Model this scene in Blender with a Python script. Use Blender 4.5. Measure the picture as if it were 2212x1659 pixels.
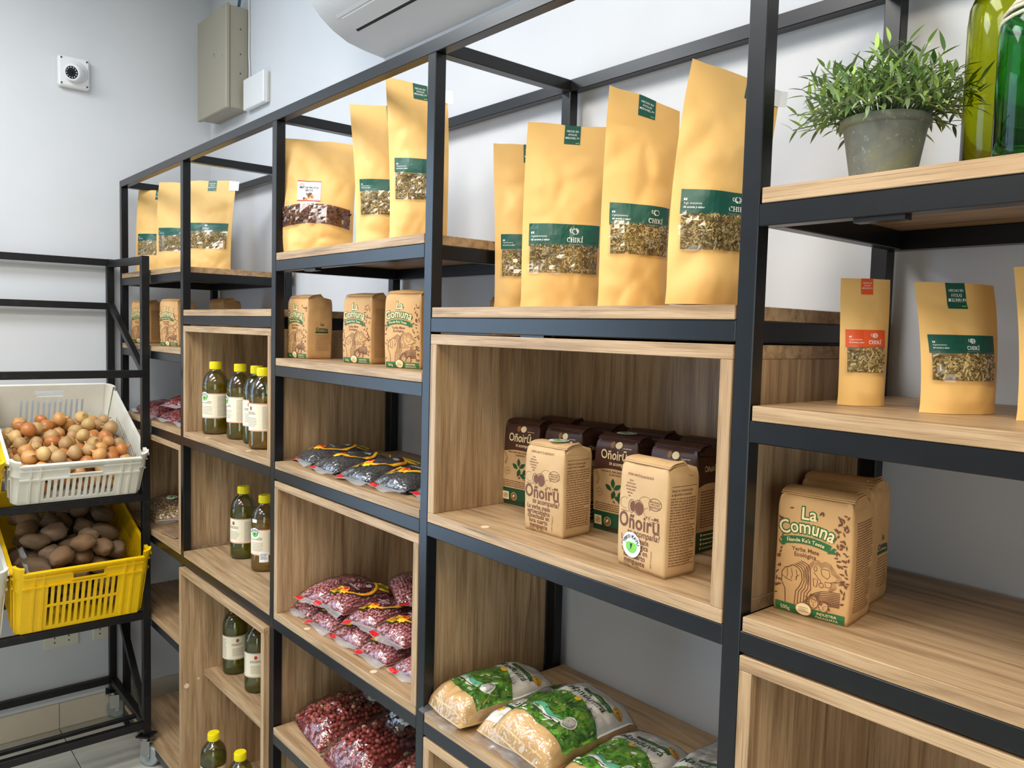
import bpy, math, random
from mathutils import Vector, Matrix, noise, Euler
from mathutils.geometry import tessellate_polygon
for o in list(bpy.data.objects): bpy.data.objects.remove(o)
scene = bpy.context.scene
COL = scene.collection
rnd = random.Random(7)
PI = math.pi

# ------------------------------------------------------------------ camera
cam_d = bpy.data.cameras.new('camera'); cam = bpy.data.objects.new('camera', cam_d); COL.objects.link(cam)
cam_d.sensor_fit = 'HORIZONTAL'; cam_d.sensor_width = 36.0; cam_d.lens = 36.0*1728.96/2212.0
cam_d.clip_start = 0.02
_r = Vector((0.648, 0.761, 0.026)).normalized(); _f = Vector((-0.758, 0.649, -0.066)).normalized()
_yaw, _pit, _rol = 0.86330, -0.0662, 0.0259
_f = Vector((-math.sin(_yaw)*math.cos(_pit), math.cos(_yaw)*math.cos(_pit), math.sin(_pit)))
_r0 = Vector((math.cos(_yaw), math.sin(_yaw), 0)); _u0 = _r0.cross(_f)
_r = _r0*math.cos(_rol)+_u0*math.sin(_rol); _u = -_r0*math.sin(_rol)+_u0*math.cos(_rol)
cam.matrix_world = Matrix(((_r.x, _u.x, -_f.x, 3.2707), (_r.y, _u.y, -_f.y, -0.8412), (_r.z, _u.z, -_f.z, 1.568), (0, 0, 0, 1)))
scene.camera = cam

# ------------------------------------------------------------------ world, lights, exposure
W_ = bpy.data.worlds.new('world'); scene.world = W_; W_.use_nodes = True
bg = W_.node_tree.nodes['Background']; bg.inputs[0].default_value = (0.62, 0.78, 1.0, 1); bg.inputs[1].default_value = 0.6
def area(name, loc, rot, sx, sy, energy, color):
    d = bpy.data.lights.new(name, 'AREA'); d.shape = 'RECTANGLE'; d.size = sx; d.size_y = sy
    d.energy = energy; d.color = color
    o = bpy.data.objects.new(name, d); COL.objects.link(o); o.location = loc; o.rotation_euler = rot
    return o
XR_ = 5.2
# daylight entering by the glazed shop front in the left wall, just out of the picture
area('daylight_window', (-0.085, -1.95, 1.45), (0, -PI/2, 0), 2.1, 1.8, 36, (0.52, 0.74, 1.0))
# weak fill added to brighten the low left wall, from an invented glazed door
area('added_door_fill', (XR_-0.02, -2.0, 1.15), (0, PI/2, 0), 2.1, 1.3, 17, (0.88, 0.97, 0.95))
# the ceiling lamps (fixtures are built further down at the same places)
LAMPS = [(0.85, -1.20, (0.76, 0.88, 1.0), 12), (2.05, -1.20, (0.95, 0.96, 1.0), 12), (3.55, -1.20, (1.0, 0.84, 0.62), 15),
         (2.05, -2.6, (0.88, 0.94, 1.0), 6)]
for i, (x, y, c, e) in enumerate(LAMPS):
    area('ceiling_lamp_light', (x, y, 2.868), (0, 0, 0), 0.56, 1.16, e, c)
vs = scene.view_settings
vs.view_transform = 'Standard'; vs.look = 'None'; vs.gamma = 1.0; vs.use_curve_mapping = False
vs.exposure = 0.70
scene.render.film_transparent = False

# ------------------------------------------------------------------ materials
def srgb(r, g, b):
    f = lambda c: (c/255/12.92) if c/255 <= 0.04045 else ((c/255+0.055)/1.055)**2.4
    return (f(r), f(g), f(b), 1)
MATS = {}
def mat(name, col, rough=0.6, metal=0.0, spec=0.5, sheen=None, coat=0.0, trans=0.0, ior=1.45, alpha=1.0):
    m = bpy.data.materials.new(name); m.use_nodes = True
    b = m.node_tree.nodes['Principled BSDF']
    b.inputs['Base Color'].default_value = col; b.inputs['Roughness'].default_value = rough
    b.inputs['Metallic'].default_value = metal; b.inputs['Specular IOR Level'].default_value = spec
    b.inputs['Coat Weight'].default_value = coat; b.inputs['Transmission Weight'].default_value = trans; b.inputs['IOR'].default_value = ior
    b.inputs['Alpha'].default_value = alpha
    MATS[name] = m
    return m
def nodes(m): return m.node_tree.nodes, m.node_tree.links, m.node_tree.nodes['Principled BSDF']
def tex_noise(m, scale=(1, 1, 1), nscale=5, detail=6, rough=0.55, coords='Object', rand=False, dist=0.0):
    n, l, b = nodes(m)
    tc = n.new('ShaderNodeTexCoord'); mp = n.new('ShaderNodeMapping'); mp.inputs['Scale'].default_value = scale
    src = tc.outputs[coords]
    if rand:
        oi = n.new('ShaderNodeObjectInfo'); mu = n.new('ShaderNodeMath'); mu.operation = 'MULTIPLY'; mu.inputs[1].default_value = 37.0
        l.new(oi.outputs['Random'], mu.inputs[0]); ad = n.new('ShaderNodeVectorMath'); ad.operation = 'ADD'
        l.new(src, ad.inputs[0]); l.new(mu.outputs[0], ad.inputs[1]); src = ad.outputs[0]
    l.new(src, mp.inputs['Vector'])
    t = n.new('ShaderNodeTexNoise'); t.inputs['Scale'].default_value = nscale; t.inputs['Detail'].default_value = detail
    t.inputs['Roughness'].default_value = rough; t.inputs['Distortion'].default_value = dist
    l.new(mp.outputs[0], t.inputs['Vector'])
    return t
def ramp(m, fac, stops):
    n, l, b = nodes(m); r = n.new('ShaderNodeValToRGB'); cr = r.color_ramp
    while len(cr.elements) < len(stops): cr.elements.new(0.5)
    for e, (p, c) in zip(cr.elements, stops): e.position = p; e.color = c
    l.new(fac, r.inputs[0]); return r
def bump(m, h, strength=0.2, dist=0.002, prev=None):
    n, l, b = nodes(m); bp = n.new('ShaderNodeBump'); bp.inputs['Strength'].default_value = strength; bp.inputs['Distance'].default_value = dist
    l.new(h, bp.inputs['Height'])
    l.new(bp.outputs[0], b.inputs['Normal']); return bp
def noisy(name, stops, scale=(1, 1, 1), nscale=5, rough=0.6, detail=5, bumps=0.0, bdist=0.002, rand=True, spec=0.5, dist=0.0, **k):
    m = mat(name, stops[0][1], rough, spec=spec, **k)
    t = tex_noise(m, scale, nscale, detail, rand=rand, dist=dist)
    r = ramp(m, t.outputs[0], stops); nodes(m)[1].new(r.outputs[0], nodes(m)[2].inputs['Base Color'])
    if bumps: bump(m, t.outputs[0], bumps, bdist)
    return m
def wood(name, scale, light=(186, 157, 122), dark=(134, 106, 77), mid=(167, 137, 102)):
    m = mat(name, srgb(*mid), 0.42, spec=0.4)
    n, l, b = nodes(m)
    t1 = tex_noise(m, scale, 7.0, 5, 0.55, rand=True, dist=0.35)
    t2 = tex_noise(m, tuple(s*(1.6 if s < 1 else 9.0) for s in scale), 8.0, 5, 0.7, rand=True)
    r1 = ramp(m, t1.outputs[0], [(0.30, srgb(*dark)), (0.46, srgb(*mid)), (0.60, srgb(*light)), (0.78, srgb(*mid))])
    r2 = ramp(m, t2.outputs[0], [(0.32, srgb(112, 90, 66)), (0.47, (1, 1, 1, 1))])
    mx = n.new('ShaderNodeMixRGB'); mx.blend_type = 'MULTIPLY'; mx.inputs[0].default_value = 0.75
    l.new(r1.outputs[0], mx.inputs[1]); l.new(r2.outputs[0], mx.inputs[2]); l.new(mx.outputs[0], b.inputs['Base Color'])
    bump(m, t2.outputs[0], 0.05, 0.0005)
    return m
wood_x = wood('oak_grain_along', (0.55, 9, 9))
wood_z = wood('oak_grain_upright', (9, 9, 0.55))
steel = noisy('black_painted_steel', [(0.3, srgb(9, 10, 13)), (0.7, srgb(15, 17, 21))], nscale=30, rough=0.30, bumps=0.03, bdist=0.0005, spec=0.5)
steel2 = noisy('worn_black_steel', [(0.35, srgb(9, 9, 10)), (0.62, srgb(17, 17, 18)), (0.8, srgb(48, 45, 42))], nscale=40, rough=0.42, bumps=0.08, bdist=0.0006)
plaster = noisy('white_plaster', [(0.3, srgb(204, 207, 212)), (0.7, srgb(211, 213, 217))], nscale=2.5, rough=0.75, rand=False, bumps=0.06, bdist=0.003, spec=0.25)
ceil_m = mat('ceiling_white', srgb(235, 235, 232), 0.8)
tile_m = noisy('beige_floor_tile', [(0.3, srgb(176, 174, 164)), (0.7, srgb(192, 190, 180))], nscale=3, rough=0.22)
tile_s = noisy('skirting_tile', [(0.3, srgb(196, 186, 168)), (0.7, srgb(208, 199, 182))], nscale=4, rough=0.3)
grout = mat('grout', srgb(150, 146, 136), 0.9)
def plain(name, rgb, rough=0.6, **k): return mat(name, srgb(*rgb), rough, **k)
kraft_y = noisy('golden_kraft_paper', [(0.3, srgb(231, 186, 112)), (0.7, srgb(239, 195, 123))], nscale=9, rough=0.48, bumps=0.05, bdist=0.001, spec=0.4)
kraft_b = noisy('brown_kraft_paper', [(0.3, srgb(190, 147, 97)), (0.7, srgb(206, 163, 111))], nscale=16, rough=0.58, bumps=0.16, bdist=0.0012, spec=0.3)
kraft_d = noisy('dark_brown_print', [(0.3, srgb(62, 36, 28)), (0.7, srgb(76, 46, 36))], nscale=12, rough=0.42, bumps=0.12, bdist=0.001)
p_green = plain('bottle_green_print', (22, 84, 72), 0.38)
p_orange = plain('orange_print', (226, 88, 38), 0.42)
p_white = plain('white_print', (240, 240, 236), 0.5)
p_cream = plain('cream_print', (234, 210, 160), 0.55)
p_brown = plain('brown_ink', (104, 62, 42), 0.6)
p_brown2 = plain('soft_brown_ink', (136, 94, 62), 0.6)
p_dgreen = plain('leaf_green_ink', (44, 100, 52), 0.5)
p_pgreen = plain('forest_green_ink', (28, 74, 48), 0.42)
p_lime = plain('lime_print', (112, 190, 66), 0.5)
p_yellow = plain('yellow_print', (246, 200, 40), 0.45)
p_or2 = plain('amber_print', (236, 140, 30), 0.45)
p_red = plain('red_print', (206, 32, 34), 0.4)
p_black = plain('black_print', (22, 22, 22), 0.5)
p_grey = plain('grey_print', (150, 146, 138), 0.6)
p_maroon = plain('maroon_print', (84, 28, 40), 0.35)
p_teal = plain('mint_print', (96, 178, 150), 0.45)
label_cream = plain('cream_paper_label', (232, 222, 196), 0.6)
sticker_w = plain('white_sticker', (238, 240, 242), 0.4)
yellow_cap = plain('yellow_cap_plastic', (240, 222, 20), 0.38)
herb = [plain('herb_olive', (172, 154, 92), 0.8), plain('herb_straw', (226, 202, 140), 0.8), plain('herb_brown', (144, 110, 66), 0.8), plain('herb_dark', (98, 88, 54), 0.8), plain('herb_pale', (240, 224, 182), 0.8)]
herb_bed = plain('herb_bed', (146, 124, 80), 0.9)
nutm = [plain('nut_brown', (112, 66, 38), 0.6), plain('raisin', (46, 26, 28), 0.5), plain('cashew', (214, 178, 124), 0.6), plain('almond', (150, 92, 50), 0.6), plain('berry', (88, 34, 34), 0.5)]
def film(name, gl=0.10, rough=0.12, tint=(1, 1, 1, 1), bs=0.5, bsc=30, white=0.0):
    m = bpy.data.materials.new(name); m.use_nodes = True; n = m.node_tree.nodes; l = m.node_tree.links
    for x in list(n): n.remove(x)
    out = n.new('ShaderNodeOutputMaterial'); tr = n.new('ShaderNodeBsdfTransparent'); tr.inputs[0].default_value = tint
    g = n.new('ShaderNodeBsdfGlossy'); g.inputs['Roughness'].default_value = rough
    fr = n.new('ShaderNodeLayerWeight'); fr.inputs[0].default_value = 0.35
    ma = n.new('ShaderNodeMath'); ma.operation = 'MULTIPLY_ADD'; ma.inputs[1].default_value = 0.7; ma.inputs[2].default_value = gl
    ma.use_clamp = True
    l.new(fr.outputs['Fresnel'], ma.inputs[0])
    tc = n.new('ShaderNodeTexCoord'); tn = n.new('ShaderNodeTexNoise'); tn.inputs['Scale'].default_value = bsc; tn.inputs['Detail'].default_value = 2
    l.new(tc.outputs['Object'], tn.inputs['Vector']); bp = n.new('ShaderNodeBump'); bp.inputs['Strength'].default_value = bs; bp.inputs['Distance'].default_value = 0.01
    l.new(tn.outputs[0], bp.inputs['Height']); l.new(bp.outputs[0], g.inputs['Normal'])
    mx = n.new('ShaderNodeMixShader'); l.new(ma.outputs[0], mx.inputs[0]); l.new(tr.outputs[0], mx.inputs[1]); l.new(g.outputs[0], mx.inputs[2])
    last = mx.outputs[0]
    if white:
        df = n.new('ShaderNodeBsdfDiffuse'); df.inputs[0].default_value = (0.9, 0.92, 0.95, 1)
        m2 = n.new('ShaderNodeMixShader'); m2.inputs[0].default_value = white; l.new(last, m2.inputs[1]); l.new(df.outputs[0], m2.inputs[2]); last = m2.outputs[0]
    l.new(last, out.inputs[0]); MATS[name] = m
    return m
film_win = film('clear_window_film', 0.03, 0.09, bsc=13, bs=0.35)
film_bag = film('clear_bag_film', 0.07, 0.14, bsc=40, bs=0.8)
film_glare = film('glare_bag_film', 0.16, 0.22, bsc=40, bs=0.9, white=0.03)  # white mixed into the film stands in for glare on the bags
film_seal = film('bag_seal_film', 0.12, 0.25, white=0.22)
film_bottle = film('clear_bottle_wall', 0.05, 0.05, tint=(0.86, 0.88, 0.72, 1), bs=0.0)
oil_m = mat('amber_oil', (0.46, 0.36, 0.02, 1), 0.06, trans=0.75, ior=1.35)
oil_m2 = mat('honey_oil', (0.74, 0.42, 0.03, 1), 0.06, trans=0.75, ior=1.35)
oil_m3 = mat('olive_oil', (0.32, 0.32, 0.02, 1), 0.06, trans=0.75, ior=1.35)
glass_o = mat('olive_glass', (0.58, 0.62, 0.06, 1), 0.03, trans=1.0, ior=1.3)
glass_g = mat('emerald_glass', (0.16, 0.66, 0.28, 1), 0.04, trans=1.0, ior=1.3)
beanp = [plain('pink_bean', (204, 138, 142), 0.35), plain('pink_bean_pale', (220, 166, 164), 0.35), plain('pink_bean_dark', (172, 102, 108), 0.35)]
beank = [plain('black_bean', (34, 32, 40), 0.3), plain('black_bean_grey', (58, 56, 66), 0.3), plain('black_bean_brown', (44, 36, 38), 0.3)]
beanb = [plain('beige_bean', (196, 168, 128), 0.5), plain('beige_bean_dark', (160, 130, 92), 0.5), plain('beige_bean_pale', (214, 190, 152), 0.5)]
peanut = [plain('red_peanut', (172, 80, 72), 0.5), plain('red_peanut_dark', (138, 58, 56), 0.5), plain('peanut_pink', (198, 112, 98), 0.5), plain('peanut_split', (232, 208, 160), 0.6)]

# ------------------------------------------------------------------ object helpers
def link(o, parent=None):
    COL.objects.link(o)
    if parent is not None: o.parent = parent
    return o
def tag(o, label=None, cat=None, group=None, kind=None):
    if label: o['label'] = label
    if cat: o['category'] = cat
    if group: o['group'] = group
    if kind: o['kind'] = kind
    return o
def thing(name, label, cat, loc=(0, 0, 0), rotz=0.0, group=None, rot=None):
    o = bpy.data.objects.new(name, None); o.empty_display_size = 0.05
    link(o); o.location = loc; o.rotation_euler = rot if rot else (0, 0, rotz)
    return tag(o, label, cat, group)
def copy_tree(o, parent=None):
    c = o.copy(); COL.objects.link(c); c.parent = parent
    for ch in list(o.children): copy_tree(ch, c)
    return c
class MB:
    def __init__(s): s.v = []; s.f = []; s.m = []
    def add(s, vs, fs, mi=0):
        k = len(s.v); s.v += [tuple(v) for v in vs]; s.f += [tuple(i+k for i in f) for f in fs]; s.m += [mi]*len(fs); return s
    def box(s, x0, y0, z0, x1, y1, z1, mi=0, bev=0.0, M=None):
        if bev <= 0:
            vs = [(x, y, z) for z in (z0, z1) for y in (y0, y1) for x in (x0, x1)]
            fs = [(0, 2, 3, 1), (4, 5, 7, 6), (0, 1, 5, 4), (2, 6, 7, 3), (0, 4, 6, 2), (1, 3, 7, 5)]
        else:
            b = bev; vs = []; idx = {}
            for i, x in enumerate((x0, x1)):
                for j, y in enumerate((y0, y1)):
                    for k, z in enumerate((z0, z1)):
                        sx = b if i == 0 else -b; sy = b if j == 0 else -b; sz = b if k == 0 else -b
                        idx[i, j, k] = len(vs); vs += [(x, y+sy, z+sz), (x+sx, y, z+sz), (x+sx, y+sy, z)]
            I = lambda i, j, k, a: idx[i, j, k]+a
            fs = []
            for i in (0, 1): fs.append((I(i, 0, 0, 0), I(i, 0, 1, 0), I(i, 1, 1, 0), I(i, 1, 0, 0)) if i == 0 else (I(i, 0, 0, 0), I(i, 1, 0, 0), I(i, 1, 1, 0), I(i, 0, 1, 0)))
            for j in (0, 1): fs.append((I(0, j, 0, 1), I(1, j, 0, 1), I(1, j, 1, 1), I(0, j, 1, 1)) if j == 0 else (I(0, j, 0, 1), I(0, j, 1, 1), I(1, j, 1, 1), I(1, j, 0, 1)))
            for k in (0, 1): fs.append((I(0, 0, k, 2), I(0, 1, k, 2), I(1, 1, k, 2), I(1, 0, k, 2)) if k == 0 else (I(0, 0, k, 2), I(1, 0, k, 2), I(1, 1, k, 2), I(0, 1, k, 2)))
            for i in (0, 1):
                for j in (0, 1): fs.append((I(i, j, 0, 0), I(i, j, 0, 1), I(i, j, 1, 1), I(i, j, 1, 0)))
            for i in (0, 1):
                for k in (0, 1): fs.append((I(i, 0, k, 0), I(i, 0, k, 2), I(i, 1, k, 2), I(i, 1, k, 0)))
            for j in (0, 1):
                for k in (0, 1): fs.append((I(0, j, k, 1), I(0, j, k, 2), I(1, j, k, 2), I(1, j, k, 1)))
            for i in (0, 1):
                for j in (0, 1):
                    for k in (0, 1): fs.append((I(i, j, k, 0), I(i, j, k, 1), I(i, j, k, 2)))
        if M is not None: vs = [M @ Vector(v) for v in vs]
        return s.add(vs, fs, mi)
    def bar(s, a, b, w, h=None, mi=0, bev=0.0, up=(0, 0, 1)):
        a = Vector(a); b = Vector(b); h = h or w; d = b-a; L = d.length; d.normalize(); up = Vector(up)
        if abs(d.dot(up)) > 0.95: up = Vector((1, 0, 0))
        x = d.cross(up).normalized(); z = x.cross(d)
        M = Matrix(((x.x, d.x, z.x, a.x), (x.y, d.y, z.y, a.y), (x.z, d.z, z.z, a.z), (0, 0, 0, 1)))
        return s.box(-w/2, 0, -h/2, w/2, L, h/2, mi, bev, M)
    def tube(s, pts, r, n=10, mi=0, cap=True, closed=False):
        pts = [Vector(p) for p in pts]; rings = []; N = len(pts); prevx = None
        for i, p in enumerate(pts):
            if closed: d = pts[(i+1) % N]-pts[i-1]
            else: d = pts[min(i+1, N-1)]-pts[max(i-1, 0)]
            d.normalize(); up = Vector((0, 0, 1)) if abs(d.z) < 0.9 else Vector((1, 0, 0))
            x = d.cross(up).normalized(); 
            if prevx is not None:
                x = (prevx-d*prevx.dot(d)).normalized()
            prevx = x; y = d.cross(x); rr = r[i] if isinstance(r, (list, tuple)) else r
            rings.append([p+(x*math.cos(2*PI*k/n)+y*math.sin(2*PI*k/n))*rr for k in range(n)])
        vs = [v for R in rings for v in R]; fs = []
        for i in range(N if closed else N-1):
            j = (i+1) % N
            for k in range(n): fs.append((i*n+k, i*n+(k+1) % n, j*n+(k+1) % n, j*n+k))
        if cap and not closed: fs += [tuple(range(n))[::-1], tuple((N-1)*n+k for k in range(n))]
        return s.add(vs, fs, mi)
    def lathe(s, prof, n=24, mi=0, M=None, cap0=True, cap1=True, a0=0.0, a1=2*PI):
        full = abs(a1-a0-2*PI) < 1e-6; m = n if full else n+1
        vs = []; fs = []
        for r, z in prof:
            for k in range(m):
                a = a0+(a1-a0)*k/n; vs.append((r*math.cos(a), r*math.sin(a), z))
        for i in range(len(prof)-1):
            for k in range(n):
                k2 = (k+1) % m; fs.append((i*m+k, i*m+k2, (i+1)*m+k2, (i+1)*m+k))
        if full and cap0: fs.append(tuple(range(m))[::-1])
        if full and cap1: fs.append(tuple((len(prof)-1)*m+k for k in range(m)))
        if M is not None: vs = [M @ Vector(v) for v in vs]
        return s.add(vs, fs, mi)
    def grid(s, fn, nu, nv, mi=0, flip=False):
        vs = [fn(i/nu, j/nv) for j in range(nv+1) for i in range(nu+1)]; fs = []
        for j in range(nv):
            for i in range(nu):
                a = j*(nu+1)+i; q = (a, a+1, a+nu+2, a+nu+1); fs.append(q[::-1] if flip else q)
        return s.add(vs, fs, mi)
    def build(s, name, mats, parent=None, smooth=False, kind=None, label=None):
        me = bpy.data.meshes.new(name); me.from_pydata(s.v, [], s.f)
        if not isinstance(mats, (list, tuple)): mats = [mats]
        for m in mats: me.materials.append(m)
        if len(mats) > 1: me.polygons.foreach_set('material_index', s.m)
        if smooth is True: me.polygons.foreach_set('use_smooth', [True]*len(me.polygons))
        me.update()
        if smooth == 'auto': me.shade_auto(math.radians(40)) if hasattr(me, 'shade_auto') else me.set_sharp_from_angle(angle=math.radians(40))
        o = bpy.data.objects.new(name, me); link(o, parent)
        if smooth == 'auto': me.polygons.foreach_set('use_smooth', [True]*len(me.polygons))
        if kind: o['kind'] = kind
        if label: o['label'] = label
        return o
def struct(o): o['kind'] = 'structure'; return o

# 2-D shapes for flat print: (verts2d, faces)
def rect2(x0, y0, x1, y1, nx=1, ny=1):
    vs = [(x0+(x1-x0)*i/nx, y0+(y1-y0)*j/ny) for j in range(ny+1) for i in range(nx+1)]
    return vs, [(j*(nx+1)+i, j*(nx+1)+i+1, (j+1)*(nx+1)+i+1, (j+1)*(nx+1)+i) for j in range(ny) for i in range(nx)]
def disc2(cx, cy, rx, ry=None, n=20, rot=0.0):
    ry = ry or rx; c, s_ = math.cos(rot), math.sin(rot); vs = [(cx, cy)]
    for k in range(n):
        a = 2*PI*k/n; x, y = rx*math.cos(a), ry*math.sin(a); vs.append((cx+x*c-y*s_, cy+x*s_+y*c))
    return vs, [(0, 1+k, 1+(k+1) % n) for k in range(n)]
def poly2(pts):
    t = tessellate_polygon([[Vector((x, y, 0)) for x, y in pts]])
    out = []
    for f in t:
        (ax, ay), (bx, by), (cx, cy) = [pts[i] for i in f]
        out.append(f if (bx-ax)*(cy-ay)-(by-ay)*(cx-ax) > 0 else f[::-1])
    return list(pts), [tuple(f) for f in out]
def stroke2(pts, w, closed=False):
    N = len(pts); vs = []; fs = []
    for i, (x, y) in enumerate(pts):
        a = pts[(i-1) % N] if closed or i > 0 else pts[i]; b = pts[(i+1) % N] if closed or i < N-1 else pts[i]
        dx, dy = b[0]-a[0], b[1]-a[1]; L = math.hypot(dx, dy) or 1; nx, ny = -dy/L*w/2, dx/L*w/2
        vs += [(x-nx, y-ny), (x+nx, y+ny)]
    for i in range(N if closed else N-1):
        j = (i+1) % N; fs.append((2*i, 2*j, 2*j+1, 2*i+1))
    return vs, fs
def leaf2(cx, cy, L, w, rot):
    pts = []
    for k in range(5): u = k/4; pts.append((L*(u-0.5), w/2*math.sin(PI*u)))
    for k in range(3, 0, -1): u = k/4; pts.append((L*(u-0.5), -w/2*math.sin(PI*u)))
    c, s_ = math.cos(rot), math.sin(rot)
    return [(cx+x*c-y*s_, cy+x*s_+y*c) for x, y in pts], [tuple(range(8))[::-1]]
_TC = {}
def text2(body, size, x=0, y=0, align='CENTER', bold=0.0, shear=0.0, rot=0.0, sx=1.0, arc=None, space=1.0):
    key = (body, round(bold, 4), space)
    if key not in _TC:
        cu = bpy.data.curves.new('t', 'FONT'); cu.body = body; cu.size = 1.0; cu.align_x = 'CENTER'; cu.offset = bold; cu.resolution_u = 3; cu.space_character = space
        cu.space_line = 0.95
        ob = bpy.data.objects.new('t', cu); me = bpy.data.meshes.new_from_object(ob)
        vs = [(v.co.x, v.co.y) for v in me.vertices]; fs = [tuple(p.vertices) for p in me.polygons]
        bpy.data.objects.remove(ob); bpy.data.curves.remove(cu); bpy.data.meshes.remove(me)
        _TC[key] = (vs, fs)
    vs, fs = _TC[key]
    if not vs: return [], []
    mn = min(v[0] for v in vs); mxx = max(v[0] for v in vs); off = 0 if align == 'CENTER' else (-mn if align == 'LEFT' else -mxx)
    out = []; c, s_ = math.cos(rot), math.sin(rot)
    for vx, vy in vs:
        px = (vx+off)*size*sx+vy*size*shear; py = vy*size
        if arc:                                   # arc = radius, centre below the baseline when positive
            a = px/arc; px, py = (arc+py)*math.sin(a), (arc+py)*math.cos(a)-arc
        out.append((x+px*c-py*s_, y+px*s_+py*c))
    return out, fs
def dashes2(x0, y0, x1, y1, nl, h, r, gap=0.25):
    vs = []; fs = []
    for i in range(nl):
        y = y1-(y1-y0)*(i+0.5)/nl; x = x0; xe = x1-(r.random()*0.25*(x1-x0) if r.random() < 0.25 else 0)
        while x < xe:
            w = h*r.uniform(1.2, 5.0); w = min(w, xe-x); k = len(vs)
            vs += [(x, y-h/2), (x+w, y-h/2), (x+w, y+h/2), (x, y+h/2)]; fs.append((k, k+1, k+2, k+3)); x += w+h*0.6
    return vs, fs
class Print:
    """flat print mapped on a surface surf(s, t, off) -> point"""
    def __init__(s, surf): s.surf = surf; s.mb = MB(); s.mats = []
    def add(s, shape, m, off=0.0004):
        vs, fs = shape
        if not vs: return s
        if m not in s.mats: s.mats.append(m)
        s.mb.add([s.surf(x, y, off) for x, y in vs], fs, s.mats.index(m)); return s
    def build(s, name, parent, label=None, kind=None): return s.mb.build(name, s.mats, parent, False, kind, label)
# ================================================================== room shell
wall_grey = noisy('grey_plaster', [(0.3, srgb(150, 148, 142)), (0.7, srgb(160, 158, 152))], nscale=2.5, rough=0.8, rand=False)
XL, YB, ZC = -0.104, 0.377, 2.88
XR, YF = 5.2, -3.5
WY0, WY1, WZ0, WZ1 = -2.9, -1.0, 0.35, 2.55
wl = MB(); wl.box(XL-0.12, WY1, -0.02, XL, YB+0.12, ZC+0.1); wl.box(XL-0.12, YF-0.12, -0.02, XL, WY0, ZC+0.1)
wl.box(XL-0.12, WY0, -0.02, XL, WY1, WZ0); wl.box(XL-0.12, WY0, WZ1, XL, WY1, ZC+0.1)
struct(wl.build('wall_left', plaster))
struct(MB().box(XL, YB, -0.02, XR+0.12, YB+0.12, ZC+0.1).build('wall_back', plaster))
wr_ = MB(); wr_.box(XR, YF-0.12, -0.02, XR+0.12, -2.7, ZC+0.1); wr_.box(XR, -1.3, -0.02, XR+0.12, YB, ZC+0.1); wr_.box(XR, -2.7, 2.25, XR+0.12, -1.3, ZC+0.1)
struct(wr_.build('wall_right', wall_grey))
dr = struct(MB().box(XR+0.05, -2.66, 0.0, XR+0.056, -1.34, 2.21).build('added_door_1', film('added_door_glass', 0.03, 0.02, bs=0.0)))  # unseen door, invented along with the fill light that shines from it
df = MB(); df.box(XR+0.03, -2.7, 0, XR+0.08, -2.66, 2.25); df.box(XR+0.03, -1.34, 0, XR+0.08, -1.3, 2.25); df.box(XR+0.03, -2.66, 2.21, XR+0.08, -1.34, 2.25); df.box(XR+0.03, -2.66, 0.0, XR+0.08, -1.34, 0.08)
df.build('added_door_frame', plain('added_door_aluminium', (160, 162, 165), 0.4, metal=0.6), dr)
struct(MB().box(XL, YF-0.12, -0.02, XR, YF, ZC+0.1).build('wall_front', wall_grey))
win = struct(MB().box(XL-0.075, WY0, WZ0, XL-0.07, WY1, WZ1).build('window_1', film('window_glass', 0.03, 0.02, bs=0.0)))
fr = MB()
for y in (WY0, (WY0+WY1)/2, WY1-0.05): fr.box(XL-0.1, y, WZ0, XL-0.045, y+0.05, WZ1)
for z in (WZ0, WZ1-0.05): fr.box(XL-0.1, WY0, z, XL-0.045, WY1, z+0.05)
fr.build('window_frame', plain('window_aluminium', (170, 172, 175), 0.4, metal=0.6), win)
struct(MB().box(XL-0.12, YF-0.12, ZC, XR+0.12, YB+0.12, ZC+0.1).build('ceiling', ceil_m))
fl = struct(MB().box(XL, YF, -0.06, XR, YB, -0.012).build('floor', grout))
TS = 0.45; y0 = -0.201
tiles = {}
j = -8
while True:
    ya = y0+j*TS; yb = ya+TS
    if ya > YB: break
    if yb > YF:
        i = 0
        while True:
            xa = -0.30+i*TS; xb = xa+TS
            if xa > XR: break
            a0, a1, b0, b1 = max(xa, XL)+0.0015, min(xb, XR)-0.0015, max(ya, YF)+0.0015, min(yb, YB)-0.0015
            if a1-a0 > 0.02 and b1-b0 > 0.02:
                k = (round(a1-a0, 3), round(b1-b0, 3))
                if k not in tiles:
                    o = MB().box(-k[0]/2, -k[1]/2, -0.012, k[0]/2, k[1]/2, 0.0, bev=0.0012).build('tile', tile_m, fl); tiles[k] = o
                else:
                    o = tiles[k].copy(); COL.objects.link(o); o.parent = fl
                o.location = ((a0+a1)/2, (b0+b1)/2, 0)
            i += 1
    j += 1
bl = struct(MB().box(XL+0.0005, YF, 0.0005, XL+0.006, YB, 0.096).build('baseboard_left', grout))
ya = y0-TS*7
while ya < YB:
    b0, b1 = max(ya, YF)+0.0012, min(ya+TS, YB-0.012)-0.0012
    if b1-b0 > 0.03: MB().box(XL+0.001, b0, 0.001, XL+0.010, b1, 0.10, bev=0.001).build('tile', tile_s, bl)
    ya += TS
bb = struct(MB().box(XL+0.012, YB-0.006, 0.0005, XR, YB-0.0005, 0.096).build('baseboard_back', grout))
xa = XL+0.012
while xa < XR:
    x1 = min(xa+TS, XR); MB().box(xa+0.0012, YB-0.010, 0.001, x1-0.0012, YB-0.001, 0.10, bev=0.001).build('tile', tile_s, bb); xa += TS

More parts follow.
